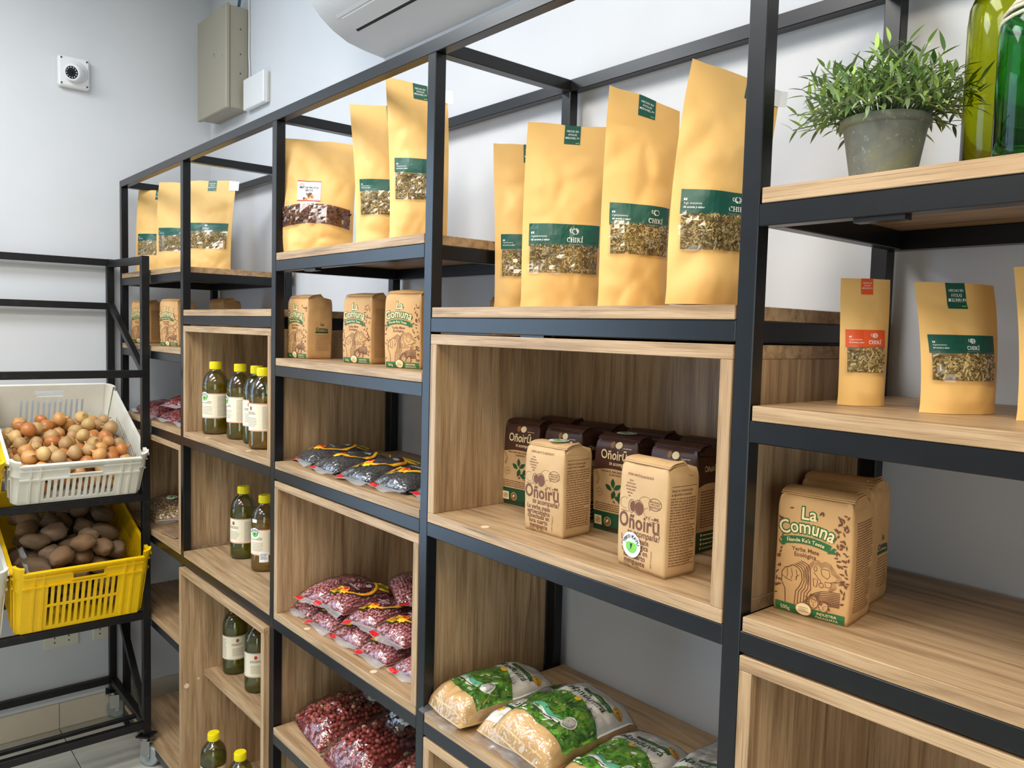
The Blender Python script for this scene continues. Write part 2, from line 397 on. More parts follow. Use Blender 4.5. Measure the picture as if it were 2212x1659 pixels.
# ceiling lamps above the aisle (outside the picture)
lamp_em = bpy.data.materials.new('lamp_diffuser'); lamp_em.use_nodes = True
_b = lamp_em.node_tree.nodes['Principled BSDF']; _b.inputs['Emission Color'].default_value = (1, 0.9, 0.76, 1); _b.inputs['Emission Strength'].default_value = 4.0
lamp_w = plain('lamp_rim_white', (235, 235, 235), 0.4)
for i, (x, y, c, e) in enumerate(LAMPS):
    t = thing('ceiling_lamp', ['oblong ceiling lamp nearest the corner of the two white walls', 'oblong ceiling lamp over the aisle opposite the middle of the shelving', 'oblong ceiling lamp over the aisle at the near end of the shelving', 'oblong ceiling lamp farthest from the shelving'][i], 'lamp', (x, y, ZC))
    MB().box(-0.30, -0.60, -0.010, 0.30, 0.60, -0.0008, bev=0.002).build('rim', lamp_w, t)
    MB().box(-0.28, -0.58, -0.0115, 0.28, 0.58, -0.0102).build('diffuser', lamp_em, t)

# ================================================================== steel shelving
PX = [0.0, 0.6802, 1.3571, 2.0288, 2.7032, 3.378]
TX, TY, TH, TB = 0.0249, 0.0235, 0.0265, 0.0182
YR = 0.337; ZT = 2.0889
L1, LD, L2, L3, L4, L5, L6 = 1.744, 1.607, 1.486, 1.2275, 0.8445, 0.543, 0.085
frame = thing('steel_shelving_frame', 'tall black square-tube steel shelving frame running along the wall', 'shelf frame', (PX[0], 0, 0))
def fpart(name, x0, y0_, z0, x1, y1, z1): return MB().box(x0, y0_, z0, x1, y1, z1, bev=0.0012).build(name, steel, frame)
for i, x in enumerate(PX):
    for y in (0, YR): fpart('post', x, y, 0.0006, x+TX, y+TY, ZT-0.0242)
fpart('top_rail', PX[0], 0, ZT-0.0242, PX[5]+TX, TY, ZT); fpart('top_rail', PX[0], YR, ZT-0.0242, PX[5]+TX, YR+TY, ZT)
for x in PX: fpart('cross_bar', x, TY, ZT-0.0242, x+TX, YR, ZT)
BAYS = [[L1, L2, L3, L4, L5, L6], [LD, L3, L4, L6], [L1, L2, L3, L4, L5, L6], [LD, L3, L4, L6], [L1, L2, L3, L4, L5, L6]]
for b, lev in enumerate(BAYS):
    xa, xb = PX[b]+TX, PX[b+1]
    for z in lev:
        zt = z-TB-0.0003
        fpart('rail', xa, 0, zt-TH, xb, TY, zt); fpart('rail', xa, YR, zt-TH, xb, YR+TY, zt)
        for x in (xa, xb-TX*0.8): fpart('side_rail', x, TY, zt-TH, x+TX*0.8, YR, zt)
# small welded lugs under some rails
for (x, z) in ((2.842, L1), (1.53, L1), (2.30, LD)):
    MB().box(x, 0.004, z-TB-TH-0.0055, x+0.055, 0.020, z-TB-TH-0.0004).build('lug', steel, frame)

def board(b, z, label, y0_=-0.0005, y1=0.3655):
    xa, xb = PX[b]+TX+0.0035, PX[b+1]-0.0015
    o = MB().box(-(xb-xa)/2, y0_, -TB, (xb-xa)/2, y1, 0, bev=0.0008)
    # board is notched round the rear posts: built between the posts
    o = o.build('shelf_board', wood_x); o.location = ((xa+xb)/2, 0, z)
    return tag(o, label, 'shelf', 'oak shelf boards on the steel frame')
board(0, L1, 'oak shelf board carrying the three farthest golden pouches, top of the far bay')
board(0, L2, 'oak shelf board under the farthest brown paper packs behind the trolley post')
board(0, L3, 'oak shelf board under the red peanut bags behind the trolley')
board(0, L5, 'empty oak shelf board low behind the black trolley')
board(0, L6, 'lowest oak shelf board near the floor beside the trolley caster')
board(1, LD, 'empty oak shelf board directly above the box with the upper oil bottles')
board(1, L4, 'oak shelf board under two oil bottles, one carrying a price tag')
board(2, L1, 'oak shelf board under the fruit mix pouch and two tall golden pouches')
board(2, L2, 'oak shelf board under a spaced row of three brown paper packs')
board(2, L3, 'oak shelf board under the black bean bags')
board(2, L5, 'oak shelf board under the large clear peanut bags')
board(2, L6, 'lowest oak shelf board of the middle bay below the peanuts')
board(3, LD, 'oak shelf board under the four large golden herb pouches')
board(3, L4, 'oak shelf board under the sugar bags with green grass print')
board(4, L1, 'oak shelf board under the potted plant and green glass bottles')
board(4, L2, 'oak shelf board under the small orange and green label pouches')
board(4, L3, 'oak shelf board under the pair of large brown paper packs at right')
board(4, L5, 'oak shelf board low in the nearest bay')
cap_m = plain('screw_cap_beige', (226, 204, 172), 0.5)
def cubby(b, ztop, zbot, label, caps=(), ypro=0.0, inner=None):
    """open wooden box hung in a bay; zbot = top face of its bottom panel"""
    xa, xb = PX[b]+TX+0.0015, PX[b+1]-0.0015
    w = (xb-xa)/2; zb = zbot-TB; h = ztop-zb; ya, yb = -0.0005-ypro, 0.3345
    t = thing('open_wooden_box', label, 'shelf box', ((xa+xb)/2, 0, zb), 0, 'open oak boxes set into the frame')
    MB().box(-w, ya, h-TB, w, yb, h, bev=0.0007).build('top_panel', wood_x, t)
    MB().box(-w, ya, 0, w, yb, TB, bev=0.0007).build('bottom_panel', wood_x, t)
    MB().box(-w, ya, TB+0.0002, -w+TB, yb, h-TB-0.0002, bev=0.0007).build('side_panel', wood_z, t)
    MB().box(w-TB, ya, TB+0.0002, w, yb, h-TB-0.0002, bev=0.0007).build('side_panel', wood_z, t)
    MB().box(-w+TB+0.0002, yb-0.012, TB+0.0002, w-TB-0.0002, yb-0.0005, h-TB-0.0002).build('back_panel', wood_z, t)
    if inner:
        MB().box(-w+TB+0.0003, inner[1], inner[0]-zb-TB, w-TB-0.0003, yb-0.013, inner[0]-zb, bev=0.0007).build('inner_shelf', wood_x, t)
    for c in caps:
        x, y, z = c[0]-(xa+xb)/2, c[1], c[2]-zb
        if len(c) == 3: MB().lathe([(0.0075, 0), (0.0075, 0.0006)], 16, M=Matrix.Translation((x, y, z))).build('screw_cap', cap_m, t)
        else: MB().lathe([(c[3], 0), (c[3], 0.0006)], 16, M=Matrix.Translation((-w+TB, y, z)) @ Matrix.Rotation(PI/2, 4, 'Y')).build('screw_cap', cap_m, t)
    return t
GAP = 0.004
cubby(0, L3-TB-TH-GAP, L4, 'open oak box holding the bag of beige beans behind the trolley')
cubby(1, LD-TB-TH-GAP, L3, 'open oak box holding the upper group of yellow capped oil bottles', [(0.884, 0.012, L3), (1.189, 0.012, L3)])
cubby(1, L4-TB-TH-GAP, L6, 'tall oak box with an inner shelf and four oil bottles, lowest at left', [(0, 0.003, 0.411, 0.008), (0, 0.040, 0.426, 0.0035)], 0.014, (0.452, 0.058))
cubby(2, L3-TB-TH-GAP, L4, 'open oak box filled with stacked pink bean bags', [(1.54, 0.014, L4), (1.844, 0.016, L4)])
cubby(3, LD-TB-TH-GAP, L3, 'open oak box with kraft and dark brown yerba packs in the centre', [(2.204, 0.018, L3)])
cubby(3, L4-TB-TH-GAP, L6, 'empty oak box below the sugar bags at the bottom edge')
cubby(4, L3-TB-TH-GAP, L4, 'empty oak box in the near bay at the lower right corner')

# ================================================================== things on the walls
white_pl = plain('white_plastic', (226, 228, 230), 0.35)
white_pl2 = plain('offwhite_plastic', (214, 212, 202), 0.4)
cc = thing('security_camera', 'white dome security camera on a square plate high on the left wall', 'camera', (XL+0.001, -0.132, 2.473))
MB().box(0, -0.052, -0.055, 0.030, 0.052, 0.055, bev=0.006).build('mount_plate', white_pl, cc)
scr = plain('dark_screw', (70, 66, 62), 0.5)
for y in (-0.042, 0.042):
    for z in (-0.045, 0.045): MB().lathe([(0.0035, 0), (0.0035, 0.001)], 10, M=Matrix.Translation((0.030, y, z)) @ Matrix.Rotation(PI/2, 4, 'Y')).build('screw', scr, cc)
Rc = Matrix.Translation((0.030, 0.012, 0.0)) @ Matrix.Rotation(math.radians(-38), 4, 'Z') @ Matrix.Rotation(math.radians(105), 4, 'Y')
MB().lathe([(0.037, 0), (0.037, 0.008), (0.030, 0.012)], 28, M=Matrix.Translation((0.030, 0.006, 0)) @ Matrix.Rotation(PI/2, 4, 'Y')).build('collar', white_pl, cc, True)
head = MB().lathe([(0.024, -0.01), (0.031, 0.012), (0.032, 0.03), (0.029, 0.046), (0.026, 0.050), (0.023, 0.047)], 28, M=Rc).build('camera_head', white_pl, cc, True)
MB().lathe([(0.022, 0.0475), (0.022, 0.0485)], 24, M=Rc).build('lens_window', plain('camera_black', (16, 20, 28), 0.12), head)
led = MB()
for k in range(12): led.lathe([(0.0022, 0.0486), (0.0018, 0.0496)], 8, M=Rc @ Matrix.Translation((0.0175*math.cos(k*PI/6), 0.0175*math.sin(k*PI/6), 0)))
led.build('led_ring', plain('led_pale', (200, 204, 206), 0.3), head)
MB().lathe([(0.007, 0.0486), (0.006, 0.0505), (0.003, 0.051)], 16, M=Rc).build('lens', plain('lens_glass', (8, 10, 22), 0.05), head)

eb_m = plain('putty_painted_metal', (158, 152, 136), 0.45)
eb = thing('electrical_cabinet', 'grey beige metal electrical cabinet mounted high by the wall corner', 'cabinet', (0.14, YB-0.001, 2.365))
MB().box(-0.145, -0.070, 0, 0.145, 0, 0.37, bev=0.003).build('housing', eb_m, eb)
MB().box(-0.149, -0.086, -0.004, 0.149, -0.0705, 0.374, bev=0.003).build('cover', eb_m, eb)
for z in (0.13, 0.20, 0.29): MB().lathe([(0.003, 0), (0.003, 0.0008)], 8, M=Matrix.Translation((0.145, -0.03, z)) @ Matrix.Rotation(PI/2, 4, 'Y')).build('screw', scr, eb)
MB().lathe([(0.006, 0), (0.005, 0.003)], 12, M=Matrix.Translation((0.125, -0.086, 0.19)) @ Matrix.Rotation(PI/2, 4, 'X')).build('lock', plain('lock_chrome', (210, 210, 210), 0.15, metal=1), eb)
pl = MB()
for k in range(9): a = 0.15+k*0.17; pl.box(0.02+0.018*math.cos(a)-0.001, -0.0864, 0.20+0.018*math.sin(a)-0.003, 0.02+0.018*math.cos(a)+0.001, -0.0860, 0.20+0.018*math.sin(a)+0.001)
pl.build('pull_recess', plain('recess_grey', (120, 116, 104), 0.6), eb)
rt = thing('junction_box', 'small white plastic box on the wall beside the electrical cabinet', 'box', (0.392, YB-0.001, 2.357))
MB().box(-0.09, -0.0265, 0, 0.09, -0.007, 0.112, bev=0.003).build('cover', white_pl, rt)
MB().box(-0.087, -0.0068, 0.003, 0.087, 0, 0.109, bev=0.001).build('base', white_pl2, rt)
tag(MB().tube([(0.297, YB-0.004, 2.80), (0.298, YB-0.004, 2.70), (0.301, YB-0.005, 2.56), (0.312, YB-0.004, 2.47)], 0.0028, 8).build('white_cable', white_pl, smooth=True), 'thin white cable hanging beside the electrical cabinet', 'cable')
blue = plain('cable_blue', (60, 96, 130), 0.5)
for k, xx in enumerate((0.255, 0.272)):
    tag(MB().tube([(xx, YB-0.03, 2.741), (xx-0.004, YB-0.02, 2.80), (xx-0.012, YB-0.012, 2.878)], 0.0028, 8).build('wall_cable', blue, smooth=True), ['left of two blue cables entering the top of the electrical cabinet', 'right of two blue cables entering the top of the electrical cabinet'][k], 'cable', 'blue cables above the cabinet')

# split air conditioner
acm = plain('ac_white', (190, 190, 190), 0.4)
ac = thing('air_conditioner', 'white split air conditioner on the wall above the shelving', 'air conditioner', (1.25, YB-0.0005, 2.33))
prof = [(0.0, 0.0), (-0.06, 0.006), (-0.115, 0.016), (-0.16, 0.036), (-0.195, 0.06), (-0.222, 0.086), (-0.245, 0.125), (-0.252, 0.18), (-0.245, 0.27), (-0.20, 0.30), (0.0, 0.305)]
am = MB(); LA = 0.86; n = len(prof)
am.add([(x, y, z) for x in (0, LA) for y, z in prof], [(i, i+n, (i+1) % n+n, (i+1) % n) for i in range(n)]+[tuple(range(n)), tuple(range(2*n-1, n-1, -1))])
am.build('body', acm, ac, 'auto')
def acp(u, off):      # point on the underside, u along the profile from the wall forward
    k = min(int(u), n-2); f = u-k; y = prof[k][0]+(prof[k+1][0]-prof[k][0])*f; z = prof[k][1]+(prof[k+1][1]-prof[k][1])*f
    dy, dz = prof[k+1][0]-prof[k][0], prof[k+1][1]-prof[k][1]; L = math.hypot(dy, dz); return y+dz/L*off*1.0, z+dy/L*off
def acstrip(name, u0, u1, x0, x1, off, m, th=0.003):
    mb = MB(); P = []
    for u in (u0, u1):
        for o in (0.0002, off):
            y, z = acp(u, o); P.append((y, z))
    vs = [(x, y, z) for x in (x0, x1) for y, z in P]
    mb.add(vs, [(0, 1, 5, 4), (2, 6, 7, 3), (1, 3, 7, 5), (0, 2, 3, 1), (4, 5, 7, 6), (0, 4, 6, 2)]); return mb.build(name, m, ac)
dark = plain('ac_slot_dark', (26, 26, 26), 0.7)
acstrip('air_slot', 2.30, 2.46, 0.08, LA-0.08, 0.0012, dark)
acstrip('louver', 2.50, 3.40, 0.075, LA-0.075, 0.003, acm)
acstrip('flap', 3.55, 4.75, 0.06, LA-0.06, 0.003, acm)
acstrip('panel_gap', 5.10, 5.16, 0.0, LA, 0.0010, dark)

# wall sockets low on the left wall
sock = plain('socket_ivory', (218, 214, 198), 0.4)
for (yc, w, lab) in ((-0.190, 0.06, 'double wall socket under the yellow crate on the left wall'), (-0.040, 0.042, 'wall socket behind the trolley leg near the corner')):
    s_ = thing('wall_socket', lab, 'socket', (XL+0.0005, yc, 0.352), 0, 'low wall sockets')
    MB().box(0, -w, -0.035, 0.008, w, 0.035, bev=0.003).build('plate', sock, s_)
    for yy in (-w*0.4, w*0.4):
        for zz in (-0.011, 0.007): MB().lathe([(0.003, 0), (0.003, 0.0006)], 8, M=Matrix.Translation((0.008, yy, zz)) @ Matrix.Rotation(PI/2, 4, 'Y')).build('socket_hole', dark, s_)

# ================================================================== trolley with crates
TYR, TYL = -0.018, -1.262
tr = thing('produce_trolley', 'black steel tiered trolley on casters standing against the left wall', 'trolley', (0.15, -0.64, 0))
def tb(name, a, b, w=0.025, h=None): 
    a = Vector(a)-Vector((0.15, -0.64, 0)); b = Vector(b)-Vector((0.15, -0.64, 0))
    return MB().bar(a, b, w, h, bev=0.0012).build(name, steel2, tr)
XF, XB = 0.370, -0.070
for y in (TYR, TYL):
    tb('post', (XF, y, 0.115), (XF, y, 1.790)); tb('post', (XB, y, 0.115), (XB, y, 1.800))
    tb('side_bar', (XB+0.0126, y, 1.782), (XF-0.0126, y, 1.776)); tb('side_bar', (XB+0.0126, y, 0.157), (XF-0.0126, y, 0.150))
    tb('brace', (XB+0.005, y+0.0 if y > -1 else y, 1.632), (XF-0.016, y, 1.396), 0.020)
    tb('brace', (XB+0.016, y, 0.545), (XF-0.016, y, 0.175), 0.022)
    tb('side_bar', (XB+0.0126, y, 1.140), (XF-0.0126, y, 0.968), 0.022); tb('side_bar', (XB+0.0126, y, 0.690), (XF-0.0126, y, 0.548), 0.022)
ya, yb = TYL+0.0126, TYR-0.0126
for x, z in ((XB, 1.787), (XB, 1.622), (XF, 1.389), (XF, 0.963), (XF, 0.546), (XF, 0.150), (XB, 0.157), (XB, 1.16), (XB, 0.71), (0.16, 1.04), (0.16, 0.60)):
    tb('rail', (x, ya, z), (x, yb, z))
tb('loose_bar', (XF-0.030, -1.20, 0.170), (XF-0.030, -0.045, 0.176), 0.014)
rub = plain('caster_rubber', (140, 150, 150), 0.5); chrome = plain('caster_chrome', (180, 180, 178), 0.25, metal=1.0)
def caster(x, y, rz):
    c = MB().box(-0.026, -0.026, 0, 0.026, 0.026, 0.006, bev=0.001).build('caster_plate', steel2, tr)
    c.location = (x-0.15, y+0.64, 0.108); c.rotation_euler = (0, 0, rz)
    MB().lathe([(0.016, -0.014), (0.020, -0.008), (0.020, 0)], 16).build('swivel', chrome, c, True)
    f = MB(); 
    for s_ in (-1, 1): f.box(-0.012, s_*0.016-0.001, -0.065, 0.022, s_*0.016+0.001, -0.012); f.box(-0.012, s_*0.009-0.007*1, -0.014, 0.022, s_*0.009+0.007, -0.012)
    f.build('fork', chrome, c)
    MB().lathe([(0.010, -0.011), (0.032, -0.011), (0.0365, -0.006), (0.0365, 0.006), (0.032, 0.011), (0.010, 0.011)], 24, M=Matrix.Translation((0.014, 0, -0.071)) @ Matrix.Rotation(PI/2, 4, 'X')).build('wheel', rub, c, 'auto')
    MB().lathe([(0.008, -0.019), (0.008, 0.019)], 10, M=Matrix.Translation((0.014, 0, -0.071)) @ Matrix.Rotation(PI/2, 4, 'X')).build('axle', chrome, c)
caster(XF, TYR, 0.7); caster(XB, TYR, 1.35); caster(XF, TYL, 2.0); caster(XB, TYL, 0.2)

def crate(name, label, cat, m, xfb, yc, zfb, tilt, h, Wd=0.375, Ld=0.47, nrow=1, group=None):
    """plastic crate; local x runs from the front up to the back, y across, z up; tilted about y"""
    t = thing(name, label, cat, (xfb, yc, zfb), 0, group)
    M3 = Matrix.Rotation(-0.0, 4, 'Z')
    d = Vector((-math.cos(tilt), 0, math.sin(tilt))); up = Vector((math.sin(tilt), 0, math.cos(tilt))); yv = up.cross(d)
    R = Matrix((d, yv, up)).transposed(); t.rotation_euler = R.to_euler()
    w = Wd/2; T = 0.004
    B = lambda mb, *a, **k: mb.box(*a, **k)
    # base with ribs
    base = MB(); base.box(0.012, -w+0.010, 0.0, Ld-0.012, w-0.010, 0.006); base.build('base', m, t)
    flare = 0.010
    def wall(nm, P0, P1, nrm, slots, hand, hz):
        # P0->P1 along the wall at base; nrm outward
        P0, P1, nrm = Vector(P0), Vector(P1), Vector(nrm); ax = (P1-P0).normalized(); L = (P1-P0).length
        mb = MB()
        def blk(a0, z0, a1, z1, d0=0.0, d1=T):
            q = []
            for a, z, dd in ((a0, z0, d0), (a1, z0, d0), (a1, z1, d0), (a0, z1, d0), (a0, z0, d1), (a1, z0, d1), (a1, z1, d1), (a0, z1, d1)):
                q.append(P0+ax*a+Vector((0, 0, z))+nrm*(dd+flare*z/h))
            mb.add(q, [(0, 1, 2, 3), (4, 7, 6, 5), (0, 4, 5, 1), (3, 2, 6, 7), (1, 5, 6, 2), (0, 3, 7, 4)])
        s0, s1 = L*0.19, L*0.80                       # slotted zone
        zt = hz-0.058; zb_ = 0.014                    # slots between zb_ and zt
        blk(0, 0, L, zb_); blk(0, zb_, s0, zt); blk(s1, zb_, L, zt)
        rows = nrow; zs = [zb_+(zt-zb_)*k/rows for k in range(rows+1)]
        N = slots; p = (s1-s0)/N
        for k in range(N+1):
            c = s0+p*k; blk(max(s0, c-p*0.27), zb_, min(s1, c+p*0.27), zt)
        for z in zs[1:-1]: blk(s0, z-0.004, s1, z+0.004, 0, T+0.001)
        blk(0, zt, L, zt+0.012)
        h0, h1 = (L*0.40, L*0.66) if hand else (L*0.5, L*0.5)
        za, zb2 = zt+0.012, hz-0.022
        if hand: blk(0, za, h0, zb2); blk(h1, za, L, zb2)
        else: blk(0, za, L, zb2)
        blk(0, zb2, L, hz)
        # ribs and rim
        blk(0, zt-0.002, L, zt+0.004, T, T+0.005); blk(0, zb2-0.002, L, zb2+0.003, T, T+0.005); blk(-0.001, hz-0.006, L+0.001, hz, T, T+0.007)
        for c in (0.03, L*0.16, L*0.84, L-0.03): blk(c-0.003, 0.004, c+0.003, hz-0.004, T, T+0.004)
        if hand:
            blk(h0-0.004, za-0.003, h1+0.004, za+0.002, T, T+0.005); blk(h0-0.004, zb2-0.002, h1+0.004, zb2+0.003, T, T+0.005)
        mb.build(nm, m, t)
    wall('front_wall', (0, w-0.012, 0), (0, -w+0.012, 0), (-1, 0, 0), 12, True, h*0.93)
    wall('back_wall', (Ld, -w+0.012, 0), (Ld, w-0.012, 0), (1, 0, 0), 12, True, h)
    wall('side_wall', (0.012, -w, 0), (Ld-0.012, -w, 0), (0, -1, 0), 16, False, h*0.90)
    wall('side_wall', (Ld-0.012, w, 0), (0.012, w, 0), (0, 1, 0), 16, False, h*0.90)
    for sx in (0, 1):
        for sy in (-1, 1):
            mb = MB(); cx, cy = (0.014 if sx == 0 else Ld-0.014), sy*(w-0.014); 
            a0 = {(0, 1): PI/2, (0, -1): PI, (1, -1): 1.5*PI, (1, 1): 0.0}[sx, sy]
            pr_ = []
            K = 6
            zz = [0, h*0.3, h*0.62, h*0.66, h*0.84, h*0.88, h*1.0, h*1.0]; rr = [0.014, 0.014+0.003, 0.021, 0.026, 0.024, 0.028, 0.030, 0.020]
            vs = []
            for z, r in zip(zz, rr):
                for k in range(K+1): a = a0+PI/2*k/K; vs.append((cx+r*math.cos(a), cy+r*math.sin(a), z))
            for k in range(K+1): a = a0+PI/2*k/K; vs.append((cx+0.011*math.cos(a), cy+0.011*math.sin(a), 0))
            nn = len(zz)+1; fs = [(i*(K+1)+k, i*(K+1)+k+1, (i+1)*(K+1)+k+1, (i+1)*(K+1)+k) for i in range(nn-1) for k in range(K)]
            mb.add(vs, fs); mb.build('corner', m, t, 'auto')
    return t, R, Vector((xfb, yc, zfb)), d, up
cr_w = noisy('white_crate_plastic', [(0.35, srgb(222, 220, 206)), (0.7, srgb(236, 235, 226))], nscale=6, rough=0.4)
cr_y = noisy('yellow_crate_plastic', [(0.35, srgb(236, 188, 6)), (0.7, srgb(246, 204, 12))], nscale=6, rough=0.38)
CW = crate('plastic_crate', 'white slotted plastic crate full of onions tilted on the trolley', 'crate', cr_w, 0.368, -0.226, 0.980, math.radians(24.5), 0.165, group='plastic crates on the trolley')
CY = crate('plastic_crate', 'yellow slotted plastic crate full of brown potatoes under the onion crate', 'crate', cr_y, 0.372, -0.224, 0.563, math.radians(18.5), 0.250, nrow=2, group='plastic crates on the trolley')
crate('plastic_crate', 'white plastic crate cut by the left edge beside the yellow potato crate', 'crate', cr_w, 0.372, -0.640, 0.563, math.radians(18.5), 0.250, nrow=2, group='plastic crates on the trolley')
crate('plastic_crate', 'yellow plastic crate barely showing at the left edge beside the onion crate', 'crate', cr_y, 0.368, -0.640, 0.980, math.radians(24.5), 0.165, group='plastic crates on the trolley')
# ================================================================== stand-up pouches
def nz(x, y, z): return noise.noise(Vector((x, y, z)))
def crease(x, y, z):
    d, p = noise.voronoi(Vector((x, y, z))); d2, p2 = noise.voronoi(Vector((x*2.3+3, y*2.3, z+9)))
    e = min(d[1]-d[0], 0.55); e2 = min(d2[1]-d2[0], 0.5)
    return e*1.25-0.3+(e2-0.22)*0.30+0.5*noise.noise(Vector((x*0.6, y*0.6, z)))
def pouch_fn(W, H, T, seed, bend=0.0, wr=0.004, twist=0.0, sway=0.0, full=0.86, curl=0.0, ts=0.0):
    def prof(q):
        if q > full: return 0.035
        u = q/full
        return max(0.035, (1-u**1.7)**0.9*(0.86+0.14*math.cos(u*2.2)))
    def f(s, t, side):
        q = min(max(t/H, 0), 1.0); n = max(-1, min(1, s/(W/2)))
        p = prof(q); th = T*0.5*p*max(0.0, 1-abs(n)**2.6)
        if q < 0.10: th *= 0.80+0.20*(q/0.10)
        amp = wr*(1-abs(n)**6)*(0.25+0.75*min(1, p*2.2))*(0.35 if q > full else 1.0)
        amp *= 0.55+0.65*(1-math.exp(-((q-0.42)/0.20)**2))
        ww = amp*crease(s*13+seed*1.7, t*13+seed*0.9, side*2.0+seed)
        zipz = 0.0022*math.exp(-((q-0.875)/0.006)**2)*(1-abs(n)**8)
        x = s*(1-0.07*p*(1 if q > 0.06 else 0.7+0.3*q/0.06))
        y = side*(th+ww+zipz) if side < 0 else side*th+ww
        q2 = max(0.0, q-0.15)/0.85
        y += bend*q2*q2+curl*max(0, q-0.80)**2*10*0.1; x += sway*q2*q2
        a = twist*q*q; x, y = x*math.cos(a)-y*math.sin(a), x*math.sin(a)+y*math.cos(a)
        z = t+0.0035*nz(s*20+seed, seed*3.1, 0)*(q if q > 0.9 else 0)-(0.004*max(0, (abs(n)-0.55)) if q < 0.02 else 0)*0
        z -= ts*q*q*(n+1)/2
        return Vector((x, y, z))
    return f
def pouch_print(f):
    def surf(s, t, off):
        e = 0.0015; p = f(s, t, -1); a = f(s+e, t, -1)-f(s-e, t, -1); b = f(s, t+e, -1)-f(s, t-e, -1)
        n = a.cross(b); n.normalize(); return p+n*off
    return surf
def pouch_body(f, W, H, parent, m, nu=26, nv=44):
    mb = MB()
    mb.grid(lambda u, v: f((u-0.5)*W, v*H, -1), nu, nv)
    mb.grid(lambda u, v: f((u-0.5)*W, v*H, 1), nu, nv, flip=True)
    mb.grid(lambda u, v: f((u-0.5)*W, 0, -1).lerp(f((u-0.5)*W, 0, 1), v), nu, 2, flip=True)
    return mb.build('body', m, parent, True)
def chips(surf, x0, y0, x1, y1, N, mats, r, lmin=0.002, lmax=0.0085, wd=0.0016, parent=None, name='herb_filling', lift=0.0012, base=None):
    mb = MB(); K = len(mats); mats = list(mats)+[herb_bed]
    mb.grid(lambda u, v: surf(x0+(x1-x0)*u, y0+(y1-y0)*v, 0.0004), 10, 8, K)
    for i in range(N):
        L = r.uniform(lmin, lmax); w = wd*r.uniform(0.6, 1.5); a = r.uniform(0, PI)
        cx = r.uniform(x0+L*0.3, x1-L*0.3); cy = r.uniform(y0+L*0.3, y1-L*0.3); o = r.uniform(0.0005, lift)
        dx, dy = math.cos(a)*L/2, math.sin(a)*L/2; ex, ey = -math.sin(a)*w/2, math.cos(a)*w/2
        cl = lambda q, lo, hi: max(lo, min(hi, q))
        P = [(cx-dx-ex, cy-dy-ey), (cx+dx-ex, cy+dy-ey), (cx+dx+ex, cy+dy+ey), (cx-dx+ex, cy-dy+ey)]
        P = [(cl(x, x0, x1), cl(y, y0, y1)) for x, y in P]
        t0, t1 = r.uniform(0, 0.0012), r.uniform(0, 0.0012)
        vs = [surf(*P[0], o+t0), surf(*P[1], o+t1), surf(*P[2], o+t1), surf(*P[3], o+t0), surf(cx-dx*0.8, cy-dy*0.8, o+t0+w*0.5), surf(cx+dx*0.8, cy+dy*0.8, o+t1+w*0.5)]
        mb.add(vs, [(0, 1, 5, 4), (3, 4, 5, 2), (0, 4, 3), (1, 2, 5)], r.choice((0, 0, 1, 1, 2, 2, 3, 4)))
    return mb.build(name, mats, parent, False, 'stuff')
def cup_logo(P, cx, cy, s, m, mback):
    # a leaf-shaped cup: rounded heart with veins and a handle
    pts = []
    for k in range(24):
        a = 2*PI*k/24; rr = 1.0-0.18*math.cos(a-PI/2)**8
        x = math.cos(a)*0.95*rr; y = math.sin(a)*0.95*rr
        if y < 0: x *= 1-0.35*(-y)**1.5
        pts.append((cx+x*s, cy+y*s))
    P.add(poly2(pts), m, 0.0008)
    P.add(stroke2([(cx-0.9*s+0.5*s*math.cos(a)*-1, cy+0.15*s+0.5*s*math.sin(a)) for a in [-1.3+2.6*k/8 for k in range(9)]], 0.16*s), m, 0.0008)
    P.add(stroke2([(cx-0.1*s, cy+0.9*s), (cx+0.12*s, cy+0.1*s), (cx, cy-0.8*s)], 0.12*s), mback, 0.0011)
    for sx, yy in ((1, 0.5), (1, 0.05), (-1, 0.35), (-1, -0.1), (1, -0.4)):
        P.add(stroke2([(cx+0.05*s, cy+(yy-0.3)*s), (cx+sx*0.45*s, cy+yy*s), (cx+sx*0.78*s, cy+(yy+0.12)*s)], 0.10*s), mback, 0.0011)
